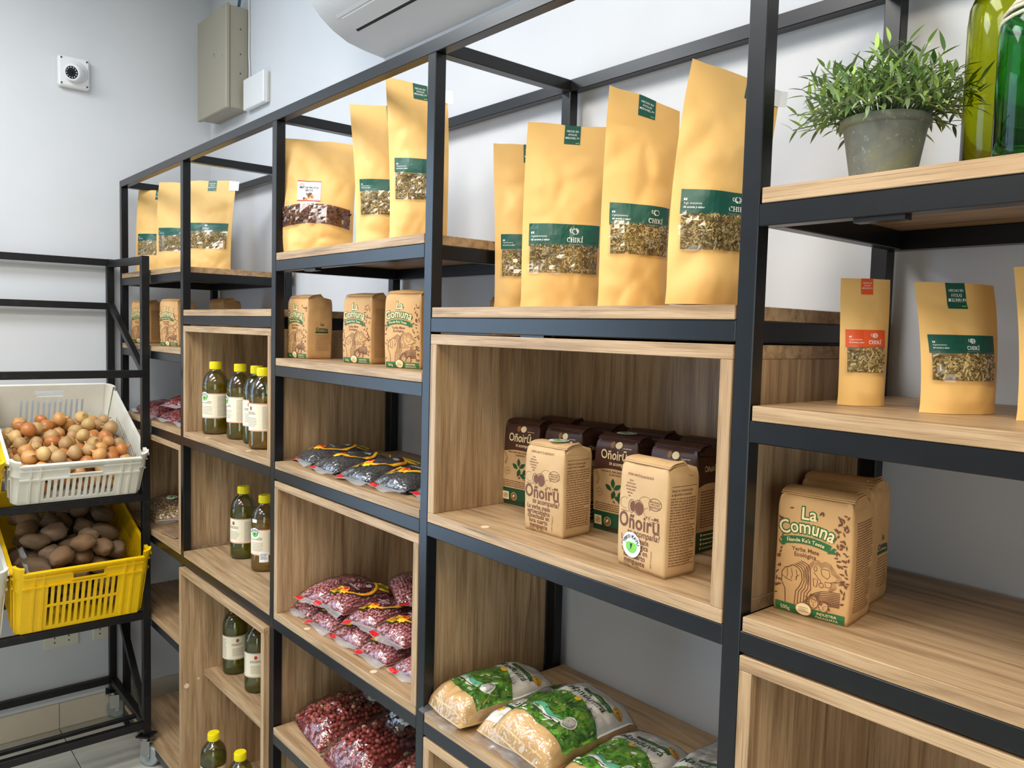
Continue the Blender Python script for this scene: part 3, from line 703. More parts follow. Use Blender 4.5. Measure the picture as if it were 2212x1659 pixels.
def serif_chiki(P, cx, cy, h, m, off=0.0008):
    """the word CHIKI with an accented last letter, drawn with slab serifs"""
    w = h*0.18; sw = h*0.10; x = -1.82*h
    def R(x0, y0, x1, y1): P.add(rect2(cx+x0, cy+y0, cx+x1, cy+y1), m, off)
    def serif(xc, y, ww): R(xc-ww/2, y-sw/2*0 if y < h/2 else y-sw, xc+ww/2, y+sw if y < h/2 else y)
    # C
    P.add(stroke2([(cx+x+0.36*h+0.34*h*math.cos(a), cy+0.5*h+0.46*h*math.sin(a)) for a in [0.75+(2*PI-1.5)*k/14 for k in range(15)]], w*0.9), m, off)
    R(x+0.56*h, 0.66*h, x+0.66*h, 1.0*h); x += 0.86*h
    # H
    for xx in (x+0.12*h, x+0.66*h): R(xx-w/2, 0, xx+w/2, h); serif(xx, 0, 0.34*h); serif(xx, h, 0.34*h)
    R(x+0.12*h, 0.46*h, x+0.66*h, 0.56*h); x += 0.96*h
    R(x+0.12*h-w/2, 0, x+0.12*h+w/2, h); serif(x+0.12*h, 0, 0.34*h); serif(x+0.12*h, h, 0.34*h); x += 0.48*h
    # K
    R(x+0.12*h-w/2, 0, x+0.12*h+w/2, h); serif(x+0.12*h, 0, 0.34*h); serif(x+0.12*h, h, 0.34*h)
    P.add(stroke2([(cx+x+0.16*h, cy+0.40*h), (cx+x+0.66*h, cy+0.97*h)], sw*1.1), m, off); P.add(stroke2([(cx+x+0.30*h, cy+0.56*h), (cx+x+0.70*h, cy+0.03*h)], w), m, off)
    serif(x+0.66*h, h, 0.28*h); serif(x+0.70*h, 0, 0.28*h); x += 0.98*h
    R(x+0.12*h-w/2, 0, x+0.12*h+w/2, h); serif(x+0.12*h, 0, 0.34*h); serif(x+0.12*h, h, 0.34*h)
    P.add(stroke2([(cx+x+0.08*h, cy+1.10*h), (cx+x+0.26*h, cy+1.36*h)], w*0.8), m, off)
def top_sticker(P, cx, y1, w, h, m, small=False):
    P.add(rect2(cx-w/2, y1-h, cx+w/2, y1+0.0006, 3, 4), m, 0.0007)
    for k, line in enumerate(('HECHO EN', 'AYOLAS', 'MISIONES, PY')):
        P.add(text2(line, h*0.145, cx, y1-h*(0.34+0.18*k), bold=0.006, sx=0.86), p_white, 0.0011)
    P.add(rect2(cx-w*0.1, y1-h*0.93, cx+w*0.22, y1-h*0.88), p_dgreen if m is p_green else p_black, 0.0011); P.add(rect2(cx+w*0.22, y1-h*0.93, cx+w*0.44, y1-h*0.88), p_yellow if m is p_orange else p_lime, 0.0011)
def herb_pouch(label, x, y, ang, W, H, z, seed, T=0.06, bend=0.03, band=(0.36, 0.48), win=(0.20, 0.36), bandm=None, sway=0.0, twist=0.0, white=False, N=900, logo_x=0.18, group='golden herb pouches', sticker=True, stx=0.03, wr=0.012, curl=0.0, mg=0.012, ts=0.0):
    """x, y is the lower left front corner of the pouch, ang its heading in degrees"""
    bandm = bandm or p_green; a = math.radians(ang)
    cx, cy = x+math.cos(a)*W/2-math.sin(a)*T*0.40, y+math.sin(a)*W/2+math.cos(a)*T*0.40
    t = thing('herb_pouch', label, 'pouch', (cx, cy, z+0.0004), a, group)
    f = pouch_fn(W, H, T, seed, bend, wr, twist, sway, curl=curl, ts=ts); sf = pouch_print(f); r = random.Random(seed)
    pouch_body(f, W, H, t, kraft_y)
    x0, x1 = -W/2+mg, W/2-mg
    chips(sf, x0+0.002, win[0]*H, x1-0.002, win[1]*H, N, herb, r, parent=t)
    Pw = Print(sf); Pw.add(rect2(x0, win[0]*H-0.002, x1, win[1]*H+0.002, 14, 8), film_win, 0.0032); Pw.build('clear_window', t)
    P = Print(sf); P.add(rect2(x0, band[0]*H, x1, band[1]*H, 16, 4), bandm, 0.0006); b = P.build('label_band', t)
    bh = (band[1]-band[0])*H; L = Print(sf); lx = W*logo_x
    cup_logo(L, lx, band[0]*H+bh*0.68, bh*0.17, p_white, bandm); serif_chiki(L, lx, band[0]*H+bh*0.20, bh*0.205, p_white)
    L.add(dashes2(lx-bh*0.42, band[0]*H+bh*0.07, lx+bh*0.42, band[0]*H+bh*0.13, 1, bh*0.025, r), p_grey, 0.0009)
    tx = x0+0.004
    L.add(text2('“', bh*0.34, tx, band[0]*H+bh*0.40, 'LEFT', bold=0.03), p_white, 0.0009)
    L.add(text2('4 generaciones', bh*0.115, tx, band[0]*H+bh*0.40, 'LEFT', shear=0.2), p_white, 0.0009)
    L.add(text2('de aroma y sabor', bh*0.115, tx, band[0]*H+bh*0.24, 'LEFT', bold=0.02, shear=0.2), p_white, 0.0009)
    L.build('lettering', b)
    if sticker:
        S = Print(sf); top_sticker(S, W*stx, H-0.0004, min(0.030, W*0.24), min(0.034, W*0.28)*1.05, bandm); S.build('seal_sticker', t)
    if white:
        S = Print(sf); S.add(rect2(W/2-0.022, H-0.034, W/2+0.012, H-0.002, 3, 3), sticker_w, 0.0016)
        S.add(dashes2(W/2-0.019, H-0.014, W/2+0.008, H-0.005, 3, 0.0009, r), p_grey, 0.0013)
        S.add(poly2([(W/2-0.012+0.008*math.cos(q), H-0.030+0.011*math.sin(q)) for q in [PI*k/8 for k in range(9)]]), p_dgreen, 0.0013); S.build('price_sticker', t)
    return t
herb_pouch('leftmost large golden herb pouch in the row of four, half hidden', 2.060, 0.140, 55, 0.140, 0.326, LD, 11, bend=0.012, sway=-0.004, band=(0.365, 0.455), win=(0.205, 0.362), logo_x=0.2)
herb_pouch('broad golden herb pouch, second of the row of four large ones', 2.190, 0.095, 55, 0.158, 0.338, LD, 23, bend=0.026, sway=0.014, T=0.062, twist=0.08, band=(0.335, 0.455), win=(0.195, 0.345), logo_x=0.12, curl=0.0, wr=0.013)
herb_pouch('tall golden herb pouch, third of the four large ones', 2.400, 0.080, 60, 0.128, 0.360, LD, 35, bend=0.030, sway=0.022, twist=0.12, ts=0.030, band=(0.368, 0.468), win=(0.240, 0.380), logo_x=0.20, wr=0.013, stx=0.03)
herb_pouch('leaning golden herb pouch beside the near steel post, rightmost of four', 2.570, 0.036, 58, 0.144, 0.352, LD+0.004, 48, bend=0.045, sway=0.050, twist=0.10, ts=0.030, band=(0.355, 0.455), win=(0.215, 0.362), white=True, logo_x=0.16, wr=0.012, stx=0.22)
herb_pouch('narrow golden herb pouch between the fruit mix pouch and a taller pouch', 1.648, 0.062, 52, 0.130, 0.330, L1, 57, bend=0.026, sway=-0.018, band=(0.395, 0.478), win=(0.235, 0.392), logo_x=0.24, stx=0.26)
herb_pouch('tallest golden herb pouch behind the second steel post from the right', 1.838, 0.034, 52, 0.128, 0.346, L1, 62, bend=0.030, sway=-0.010, twist=0.08, ts=0.022, band=(0.415, 0.505), win=(0.255, 0.412), white=True, logo_x=0.30, stx=0.06)
herb_pouch('farthest golden herb pouch in the end bay above the trolley', 0.030, 0.032, 45, 0.160, 0.320, L1, 71, bend=0.03, band=(0.395, 0.478), win=(0.225, 0.395), N=500)
herb_pouch('golden herb pouch between two others in the farthest bay', 0.218, 0.050, 45, 0.163, 0.330, L1, 83, bend=0.03, band=(0.405, 0.49), win=(0.235, 0.405), N=500, stx=0.24)
herb_pouch('golden herb pouch with a white price sticker in the farthest bay', 0.435, 0.070, 45, 0.182, 0.312, L1, 97, bend=0.03, band=(0.435, 0.525), win=(0.245, 0.435), white=True, N=500, logo_x=0.02, stx=0.05)
herb_pouch('small narrow pouch with an orange label on the right hand shelf', 2.783, 0.112, 48, 0.062, 0.157, L2, 103, T=0.034, bend=0.016, band=(0.46, 0.60), win=(0.265, 0.46), bandm=p_orange, N=420, mg=0.006, wr=0.004, stx=0.03, sway=0.004, group='small pouches on the right hand shelf')
herb_pouch('small wide pouch with a green label on the right hand shelf', 2.889, 0.104, 55, 0.099, 0.150, L2, 118, T=0.044, bend=0.020, band=(0.46, 0.60), win=(0.255, 0.46), N=500, mg=0.008, wr=0.006, logo_x=0.10, stx=0.0, group='small pouches on the right hand shelf')
herb_pouch('small pouch with an orange label cut by the right edge', 2.985, 0.110, 50, 0.080, 0.164, L2, 127, T=0.040, bend=0.018, band=(0.46, 0.60), win=(0.265, 0.46), bandm=p_orange, N=420, mg=0.008, wr=0.006, group='small pouches on the right hand shelf')

# fruit and nut mix pouch
def fruit_pouch():
    W, H, T = 0.197, 0.292, 0.075; a = math.radians(50); x, y = 1.384, -0.010
    t = thing('fruit_mix_pouch', 'crumpled pale golden pouch with a white label and a nut mix window', 'pouch', (x+math.cos(a)*W/2-math.sin(a)*T*0.4, y+math.sin(a)*W/2+math.cos(a)*T*0.4, L1+0.0004), a)
    f = pouch_fn(W, H, T, 5, 0.030, 0.013, 0.05, -0.004, ts=0.014); sf = pouch_print(f); r = random.Random(5)
    pouch_body(f, W, H, t, kraft_y, 34, 52)
    mb = MB(); x0, x1, y0_, y1 = -0.088, 0.090, 0.062, 0.112
    cur = lambda s: 0.012*(1-(s/0.09)**2)
    mb.grid(lambda u, v: sf(x0+(x1-x0)*u, y0_+(y1-y0_)*v+cur(x0+(x1-x0)*u), 0.0005), 14, 5, 0)
    for i in range(300):
        s, q = r.uniform(x0, x1), r.uniform(y0_+0.003, y1-0.003); R_ = r.uniform(0.003, 0.006); p = sf(s, q+cur(s), 0.0008)
        M = Matrix.Translation(p) @ Euler((r.uniform(0, 6), r.uniform(0, 6), r.uniform(0, 6))).to_matrix().to_4x4() @ Matrix.Diagonal((R_, R_*0.6, R_*0.5, 1))
        mb.add([M @ Vector(v) for v in ICO[0]], ICO[1], r.choice((0, 0, 1, 1, 2, 3, 3, 4)))
    mb.build('nut_filling', nutm, t, True, 'stuff')
    Pw = Print(sf); vs, fs = rect2(x0-0.002, y0_-0.002, x1+0.002, y1+0.002, 16, 6); Pw.add(([(a_, b_+cur(a_)) for a_, b_ in vs], fs), film_win, 0.0055); Pw.build('clear_window', t)
    P = Print(sf); cx, cy, w, h = -0.014, 0.155, 0.030, 0.026
    P.add(rect2(cx-w, cy-h, cx+w, cy+h, 6, 5), sticker_w, 0.0012)
    for yy in (cy-h, cy+h-0.0022): P.add(rect2(cx-w, yy, cx+w, yy+0.0022, 6, 1), p_red, 0.0016)
    P.add(text2('MIX DE FRUTOS', 0.0068, cx, cy+0.006, bold=0.03), p_black, 0.0016); P.add(text2('SECOS', 0.0068, cx, cy-0.001, bold=0.03), p_black, 0.0016)
    for k in range(16): P.add(disc2(cx+r.uniform(-0.014, 0.016)*(1-k/22), cy-0.021+k*0.0009, 0.0036, 0.0028, 10, r.uniform(0, 3)), r.choice((p_brown, p_or2, p_brown2)), 0.0017+k*0.00005)
    P.add(stroke2([(cx-0.024, cy+0.014), (cx-0.019, cy+0.019), (cx-0.014, cy+0.014)], 0.0012), p_red, 0.0016); P.add(dashes2(cx-0.024, cy+0.009, cx-0.012, cy+0.013, 2, 0.0009, r), p_dgreen, 0.0016)
    P.add(dashes2(cx+0.0, cy+0.012, cx+0.024, cy+0.021, 3, 0.0007, r), p_grey, 0.0016); P.add(dashes2(cx+0.022, cy-0.018, cx+0.027, cy+0.006, 10, 0.0007, r), p_grey, 0.0016); P.add(dashes2(cx+0.014, cy-0.023, cx+0.026, cy-0.020, 1, 0.0012, r), p_red, 0.0016)
    P.build('paper_label', t)
def ico():
    g = (1+5**0.5)/2; v = [(-1, g, 0), (1, g, 0), (-1, -g, 0), (1, -g, 0), (0, -1, g), (0, 1, g), (0, -1, -g), (0, 1, -g), (g, 0, -1), (g, 0, 1), (-g, 0, -1), (-g, 0, 1)]
    L = math.sqrt(1+g*g); v = [tuple(c/L for c in q) for q in v]
    f = [(0, 11, 5), (0, 5, 1), (0, 1, 7), (0, 7, 10), (0, 10, 11), (1, 5, 9), (5, 11, 4), (11, 10, 2), (10, 7, 6), (7, 1, 8), (3, 9, 4), (3, 4, 2), (3, 2, 6), (3, 6, 8), (3, 8, 9), (4, 9, 5), (2, 4, 11), (6, 2, 10), (8, 6, 7), (9, 8, 1)]
    return v, f
ICO = ico()
fruit_pouch()

# ================================================================== brick-shaped paper packs
def pack_fn(W, D, H, seed, B=0.0032, wr=0.0034):
    hx, hy = W/2, D/2; r = 0.0035
    dirs = [(Vector((1, 0, 0)), Vector((0, -1, 0)), hx, hy), (Vector((0, 1, 0)), Vector((1, 0, 0)), hy, hx), (Vector((-1, 0, 0)), Vector((0, 1, 0)), hx, hy), (Vector((0, -1, 0)), Vector((-1, 0, 0)), hy, hx)]
    def f(face, s, t):
        ax, n, h, dist = dirs[face]; q = max(0.0, min(1.0, t/H)); m = max(-1, min(1, s/h))
        b = B*(1-m*m)*math.sqrt(max(0, 4*q*(1-q)))*(1.0 if face % 2 == 0 else 0.7)
        w = wr*(1-m**4)*(0.55+0.45*max(0, 2*q-1)**1.5)*crease(s*26+seed*2.3+face*7, t*22+seed, face*3.3)
        tap = -0.004*max(0, (q-0.90)/0.10)**2-0.002*max(0, (0.05-q)/0.05)
        sw = 0.0025*nz(seed, t*14, 1.5)
        p = ax*(s*(1+0.02*math.sin(q*PI)))+n*(dist+b+w+tap); p.z = t; p.x += sw; p.y += 0.002*nz(seed+4, t*11, 7.5)
        return p
    return f, dirs, r
def pack_surf(f, face):
    def surf(s, t, off):
        e = 0.001; p = f(face, s, t); n = (f(face, s+e, t)-f(face, s-e, t)).cross(f(face, s, t+e)-f(face, s, t-e)); n.normalize(); return p+n*off
    return surf
def pack_body(f, dirs, r, W, D, H, t, m, seed, flapm=None, nv=26):
    mb = MB(); hs = [W/2, D/2, W/2, D/2]; ring = []
    for k in range(4):
        nn = 12 if k % 2 == 0 else 9
        for i in range(nn+1): ring.append(('f', k, -hs[k]+r+(2*hs[k]-2*r)*i/nn))
        ring.append(('c', k))
    def pt(e, z):
        if e[0] == 'f': return f(e[1], e[2], z)
        k = e[1]; a = f(k, hs[k]-r, z); b = f((k+1) % 4, -hs[(k+1) % 4]+r, z)
        return (a+b)*0.5+(dirs[k][1]+dirs[(k+1) % 4][1]).normalized()*r*0.30
    N = len(ring); zs = [H*j/nv for j in range(nv+1)]
    vs = [pt(e, z) for z in zs for e in ring]; fs = [(j*N+i, j*N+(i+1) % N, (j+1)*N+(i+1) % N, (j+1)*N+i) for j in range(nv) for i in range(N)]
    # rounded top and bottom
    for zz, base, flip in ((H, nv*N, False), (0, 0, True)):
        c = sum((vs[base+i] for i in range(N)), Vector())/N; k0 = len(vs)
        for i in range(N): p = vs[base+i].lerp(c, 0.30); p.z = zz+(0.0035 if not flip else 0.0); vs.append(p)
        vs.append(Vector((c.x, c.y, zz+(0.0055 if not flip else 0.0)))); kc = len(vs)-1
        for i in range(N):
            j = (i+1) % N; q = (base+i, base+j, k0+j, k0+i); w = (k0+i, k0+j, kc); fs += [q[::-1] if flip else q, w[::-1] if flip else w]
    mb.add(vs, fs); o = mb.build('body', m, t, True)
    # folded closing flap: two layers of paper lying on the top, fanning open at the right end
    fl_ = MB(); rr = random.Random(seed)
    for k, (y0_, y1, z0, op) in enumerate(((-D/2+0.004, D*0.10, H+0.0062, 0.0035), (-D/2+0.006, D*0.02, H+0.0085, 0.006))):
        def g(u, v, z0=z0, y0_=y0_, y1=y1, op=op):
            x = -W/2+0.003+(W-0.004)*u; y = y0_+(y1-y0_)*v+0.001*nz(u*4, v*3, seed)
            return Vector((x, y, z0+0.0022*math.sin(v*PI)*math.sin(u*PI)-0.004*(1-v)**4+op*max(0, u-0.72)*v))
        fl_.grid(g, 12, 6); fl_.grid(lambda u, v: g(u, v)-Vector((0, 0, 0.0009)), 12, 6, flip=True)
        for v in (0, 1): fl_.grid(lambda u, w, v=v: g(u, v)-Vector((0, 0, 0.0009*(1-w))), 12, 1, flip=(v == 1))
        for u in (0, 1): fl_.grid(lambda v, w, u=u: g(u, v)-Vector((0, 0, 0.0009*(1-w))), 6, 1, flip=(u == 0))
    fl_.build('folded_flap', flapm or m, t, True)
    g = MB()     # the tucked corner at the right end of the fold
    g.add([(W/2-0.001, -D/2+0.005, H-0.006), (W/2+0.001, D/2-0.012, H-0.010), (W/2-0.004, D*0.05, H+0.012), (W/2-0.013, -D/2+0.010, H+0.008), (W/2-0.012, D*0.10, H+0.006)], [(0, 1, 2), (0, 2, 3), (2, 1, 4), (3, 2, 4), (0, 3, 4), (0, 4, 1)])
    g.build('tucked_corner', flapm or m, t)
    return o
def place_pack(name, label, cat, x, y, ang, W, D, z, group):
    a = math.radians(ang)
    return thing(name, label, cat, (x+math.cos(a)*W/2-math.sin(a)*D/2, y+math.sin(a)*W/2+math.cos(a)*D/2, z+0.0004), a, group)
def ellipse_pts(cx, cy, rx, ry, n=18, a0=0, a1=2*PI): return [(cx+rx*math.cos(a0+(a1-a0)*k/(n-1)), cy+ry*math.sin(a0+(a1-a0)*k/(n-1))) for k in range(n)]
def comuna_pack(label, x, y, ang, z, seed, W=0.094, D=0.070, H=0.148, detail=True, side_logo=False):
    t = place_pack('yerba_pack', label, 'pack', x, y, ang, W, D, z, 'brown kraft yerba packs with green lettering')
    f, dirs, r_ = pack_fn(W, D, H, seed); pack_body(f, dirs, r_, W, D, H, t, kraft_b, seed); r = random.Random(seed)
    S = pack_surf(f, 0); k = W/0.094
    P = Print(S)
    P.add(rect2(-W/2+0.004, 0.001, W/2-0.004, 0.0125, 10, 2), p_dgreen); P.build('green_stripe', t)
    P = Print(S)
    P.add(text2('La', 0.0215, -0.006*k, 0.1195, bold=0.075), p_dgreen, 0.0004); P.add(text2('La', 0.0215, -0.006*k, 0.1195, bold=0.012), p_cream, 0.0008)
    P.add(text2('Comuna', 0.0235, -0.008*k, 0.1030, bold=0.075, arc=0.085, sx=0.80), p_dgreen, 0.0004); P.add(text2('Comuna', 0.0235, -0.008*k, 0.1030, bold=0.012, arc=0.085, sx=0.80), p_cream, 0.0008)
    P.build('brand_lettering', t); P = Print(S)
    ban = [(-0.008+0.089*math.sin(a), 0.0945-0.089+0.089*math.cos(a)) for a in [(-0.34+0.68*i/10) for i in range(11)]]
    P.add(stroke2(ban, 0.0088), p_dgreen, 0.0010)
    P.add(poly2([(-0.041, 0.0855), (-0.034, 0.0835), (-0.034, 0.0915), (-0.041, 0.0925), (-0.038, 0.089)]), p_dgreen, 0.0006); P.add(poly2([(0.025, 0.0915), (0.018, 0.0835), (0.029, 0.0845), (0.026, 0.088), (0.029, 0.0905)]), p_dgreen, 0.0006)
    P.add(text2("Ñande Ka'a Teete", 0.0064, -0.008, 0.0922, bold=0.012, arc=0.088, sx=0.98), p_cream, 0.0022)
    P.build('banner', t); P = Print(S)
    P.add(text2('Yerba Mate', 0.0072, -0.008, 0.0800, bold=0.01, arc=0.2), p_brown, 0.0005); P.add(text2('Ecológica', 0.0072, -0.008, 0.0735, bold=0.01, arc=0.2), p_brown, 0.0005)
    P.build('product_lettering', t); P = Print(S)
    P.add(text2('500g', 0.0065, -0.030, 0.0040, bold=0.01), p_cream, 0.0009)
    P.add(text2('INDUSTRIA', 0.0046, 0.022, 0.0070, bold=0.01), p_cream, 0.0009); P.add(text2('PARAGUAYA', 0.0046, 0.022, 0.0025, bold=0.01), p_cream, 0.0009)
    P.build('stripe_lettering', t)
    # line drawing: scattered leaves, raised fist, kettle and gourd, furrowed hills, two farmers
    A = Print(S); ink = p_brown
    for i in range(420 if detail else 260):
        lx, ly = r.uniform(-0.043, 0.043), r.uniform(0.016, 0.132)
        if -0.037 < lx < 0.026 and 0.070 < ly < 0.128: continue
        if 0.014 < ly < 0.070 and -0.038 < lx < 0.034: continue
        if ly > 0.128 and r.random() < 0.6: continue
        A.add(leaf2(lx, ly, r.uniform(0.0045, 0.0075), r.uniform(0.0018, 0.0028), r.uniform(0, PI)), ink, 0.0005)
    A.build('leaf_pattern', t, kind='stuff'); A = Print(S)
    fist = [(-0.030, 0.013), (-0.031, 0.030), (-0.036, 0.038), (-0.036, 0.050), (-0.032, 0.056), (-0.027, 0.058), (-0.023, 0.061), (-0.018, 0.060), (-0.014, 0.058), (-0.011, 0.053), (-0.010, 0.044), (-0.013, 0.036), (-0.017, 0.030), (-0.018, 0.013)]
    A.add(stroke2(fist, 0.0011), ink)
    for j, c in enumerate((-0.030, -0.024, -0.018)): A.add(stroke2([(c, 0.056), (c+0.0015, 0.048), (c, 0.043)], 0.0007), ink)
    A.add(stroke2([(-0.036, 0.046), (-0.030, 0.042), (-0.022, 0.041)], 0.0007), ink); A.add(stroke2([(-0.014, 0.050), (-0.018, 0.047), (-0.017, 0.043)], 0.0007), ink)
    for j in range(1, 5):
        A.add(stroke2([(px_+0.0026*j+(0.001*j if py_ < 0.04 else 0), py_+(0.0018*j if py_ > 0.05 else 0)) for px_, py_ in fist[6:]], 0.0010), ink)
    A.build('fist_drawing', t); A = Print(S)
    for j in range(4):
        g = 0.0017*j
        out = [(0.0-g, 0.041), (0.000-g, 0.048), (-0.004-g, 0.055), (-0.001-g*0.7, 0.060+g*0.5), (0.003, 0.067+g), (0.009, 0.068+g), (0.012, 0.0655+g), (0.017, 0.068+g), (0.023, 0.066+g), (0.025+g, 0.060+g*0.3), (0.031+g, 0.057), (0.030+g, 0.052), (0.024+g, 0.050), (0.026+g, 0.044), (0.022+g*0.5, 0.040-g*0.4)]
        A.add(stroke2(out, 0.0006), p_brown2)
    A.add(stroke2(ellipse_pts(0.0055, 0.0625, 0.0018, 0.0030), 0.0007), ink); A.add(stroke2([(0.012, 0.063), (0.014, 0.056), (0.020, 0.053), (0.023, 0.057), (0.0215, 0.064), (0.012, 0.064)], 0.0007), ink); A.add(stroke2([(0.004, 0.058), (0.009, 0.052), (0.012, 0.050), (0.013, 0.046)], 0.0007), ink)
    A.add(stroke2([(0.0035, 0.050), (0.0045, 0.041), (0.008, 0.041), (0.009, 0.050)], 0.0008, True), ink); A.add(stroke2(ellipse_pts(0.0135, 0.044, 0.0028, 0.0028, 12), 0.0007), ink); A.add(stroke2([(0.0175, 0.049), (0.0185, 0.043), (0.024, 0.043), (0.0255, 0.049)], 0.0008, True), ink)
    A.build('kettle_drawing', t); A = Print(S)
    for j in range(9):
        y0_ = 0.0385-0.0021*j; A.add(stroke2([(0.036, y0_), (0.024, y0_-0.0002), (0.014-0.001*j, y0_-0.002-0.0004*j), (0.006-0.0014*j, y0_-0.006-0.0009*j), (0.000-0.0018*j, y0_-0.011)], 0.0009+0.00008*j), ink)
    A.build('field_drawing', t); A = Print(S)
    for cx, cy, hat in ((0.006, 0.021, True), (0.018, 0.019, False)):
        A.add(disc2(cx, cy, 0.0062, 0.0075, 16), kraft_b, 0.0007); A.add(stroke2(ellipse_pts(cx, cy, 0.0055, 0.0068), 0.0007), ink, 0.0009)
        for dx in (-0.0022, 0.0022): A.add(rect2(cx+dx-0.0009, cy+0.0008, cx+dx+0.0009, cy+0.0014), ink, 0.0010)
        A.add(stroke2([(cx, cy+0.0005), (cx-0.0006, cy-0.0018), (cx+0.0004, cy-0.0020)], 0.0005), ink, 0.0010); A.add(rect2(cx-0.0013, cy-0.0038, cx+0.0013, cy-0.0033), ink, 0.0010)
        if hat: A.add(stroke2([(cx-0.011, cy+0.0050), (cx-0.004, cy+0.0046), (cx+0.006, cy+0.0030)], 0.0016), p_brown2, 0.0011); A.add(stroke2([(cx-0.006, cy+0.005), (cx-0.004, cy+0.0098), (cx+0.002, cy+0.0096), (cx+0.005, cy+0.004)], 0.0008), ink, 0.0011)
        else:
            for g in range(4): A.add(stroke2([(cx-0.0058+0.001*g, cy+0.001), (cx-0.003+0.001*g, cy+0.0072-0.0006*g), (cx+0.004, cy+0.0066-0.0008*g), (cx+0.0062+0.0006*g, cy-0.003)], 0.0006), ink, 0.0010)
    A.build('farmers_drawing', t); A = Print(S)
    A.add(disc2(-0.006, 0.0095, 0.0105, 0.0085, 22), p_brown2, 0.0011); A.add(disc2(-0.006, 0.0095, 0.0095, 0.0076, 22), p_cream, 0.0013); A.add(dashes2(-0.012, 0.006, 0.000, 0.013, 3, 0.0006, r), p_brown2, 0.0015)
    A.build('medallion', t)
    Q = Print(pack_surf(f, 1)); h = D/2-0.010
    if side_logo:
        Q.add(text2('La', 0.010, 0.004, 0.082, bold=0.03), p_pgreen); Q.add(text2('Comuna', 0.011, 0.004, 0.071, bold=0.03, arc=0.06, sx=0.85), p_pgreen); Q.add(rect2(-0.014, 0.064, 0.022, 0.068, 4, 1), p_pgreen)
        Q.add(dashes2(-h*0.5, 0.020, h, 0.060, 11, 0.0008, r), p_brown2)
    else: Q.add(dashes2(-h, 0.014, h, 0.124, 36, 0.0011, r), p_brown2)
    Q.build('fine_print', t)
    return t
comuna_pack('large brown kraft yerba pack standing in front on the right hand shelf', 2.736, 0.058, 6, L3, 3, H=0.146)
comuna_pack('brown kraft yerba pack half hidden behind the front one at right', 2.716, 0.148, 7, L3, 8, H=0.152, side_logo=True)
comuna_pack('brown kraft yerba pack turned to show its plain side, left of three', 1.365, 0.040, 5, L2, 14, detail=False, side_logo=True)
comuna_pack('brown kraft yerba pack in the middle of the spaced row of three', 1.628, 0.052, 12, L2, 21, detail=False)
comuna_pack('brown kraft yerba pack beside the steel post, right of three', 1.846, 0.030, 18, L2, 27, detail=False, H=0.150)
comuna_pack('dark brown yerba pack in shade seen behind the leftmost large pouch', 1.905, 0.255, 8, L2, 29, detail=False)
comuna_pack('farthest brown yerba pack at the end wall behind the trolley post', 0.030, 0.030, 25, L2, 33, detail=False, H=0.152)
comuna_pack('brown yerba pack in the far bay touching the second steel post', 0.400, 0.022, 20, L2, 39, detail=False, H=0.152)
comuna_pack('brown yerba pack at the back of the far bay seen right of the post', 0.400, 0.190, 10, L2, 44, detail=False, H=0.160)

def round_sticker(P, cx, cy, R, off=0.0012):
    P.add(disc2(cx, cy, R, n=28), sticker_w, off)
    P.add(disc2(cx, cy-R*0.08, R*0.62, R*0.56, 22), p_lime, off+0.0003)
    P.add(poly2([(cx-R*0.55, cy+R*0.12), (cx-R*0.2, cy+R*0.25), (cx, cy+R*0.15), (cx+R*0.25, cy+R*0.25), (cx+R*0.56, cy+R*0.1), (cx+R*0.5, cy+R*0.35), (cx, cy+R*0.47), (cx-R*0.45, cy+R*0.34)]), sticker_w, off+0.0005)
    P.add(disc2(cx, cy-R*0.02, R*0.12, R*0.15, 10), p_black, off+0.0006); P.add(stroke2([(cx, cy-R*0.1), (cx-R*0.06, cy-R*0.34)], R*0.08), p_black, off+0.0006)
    P.add(text2('TEKO KATU', R*0.36, cx, cy-R*0.12+R*0.68, bold=0.03, arc=R*0.70, sx=0.92), p_black, off+0.0006)
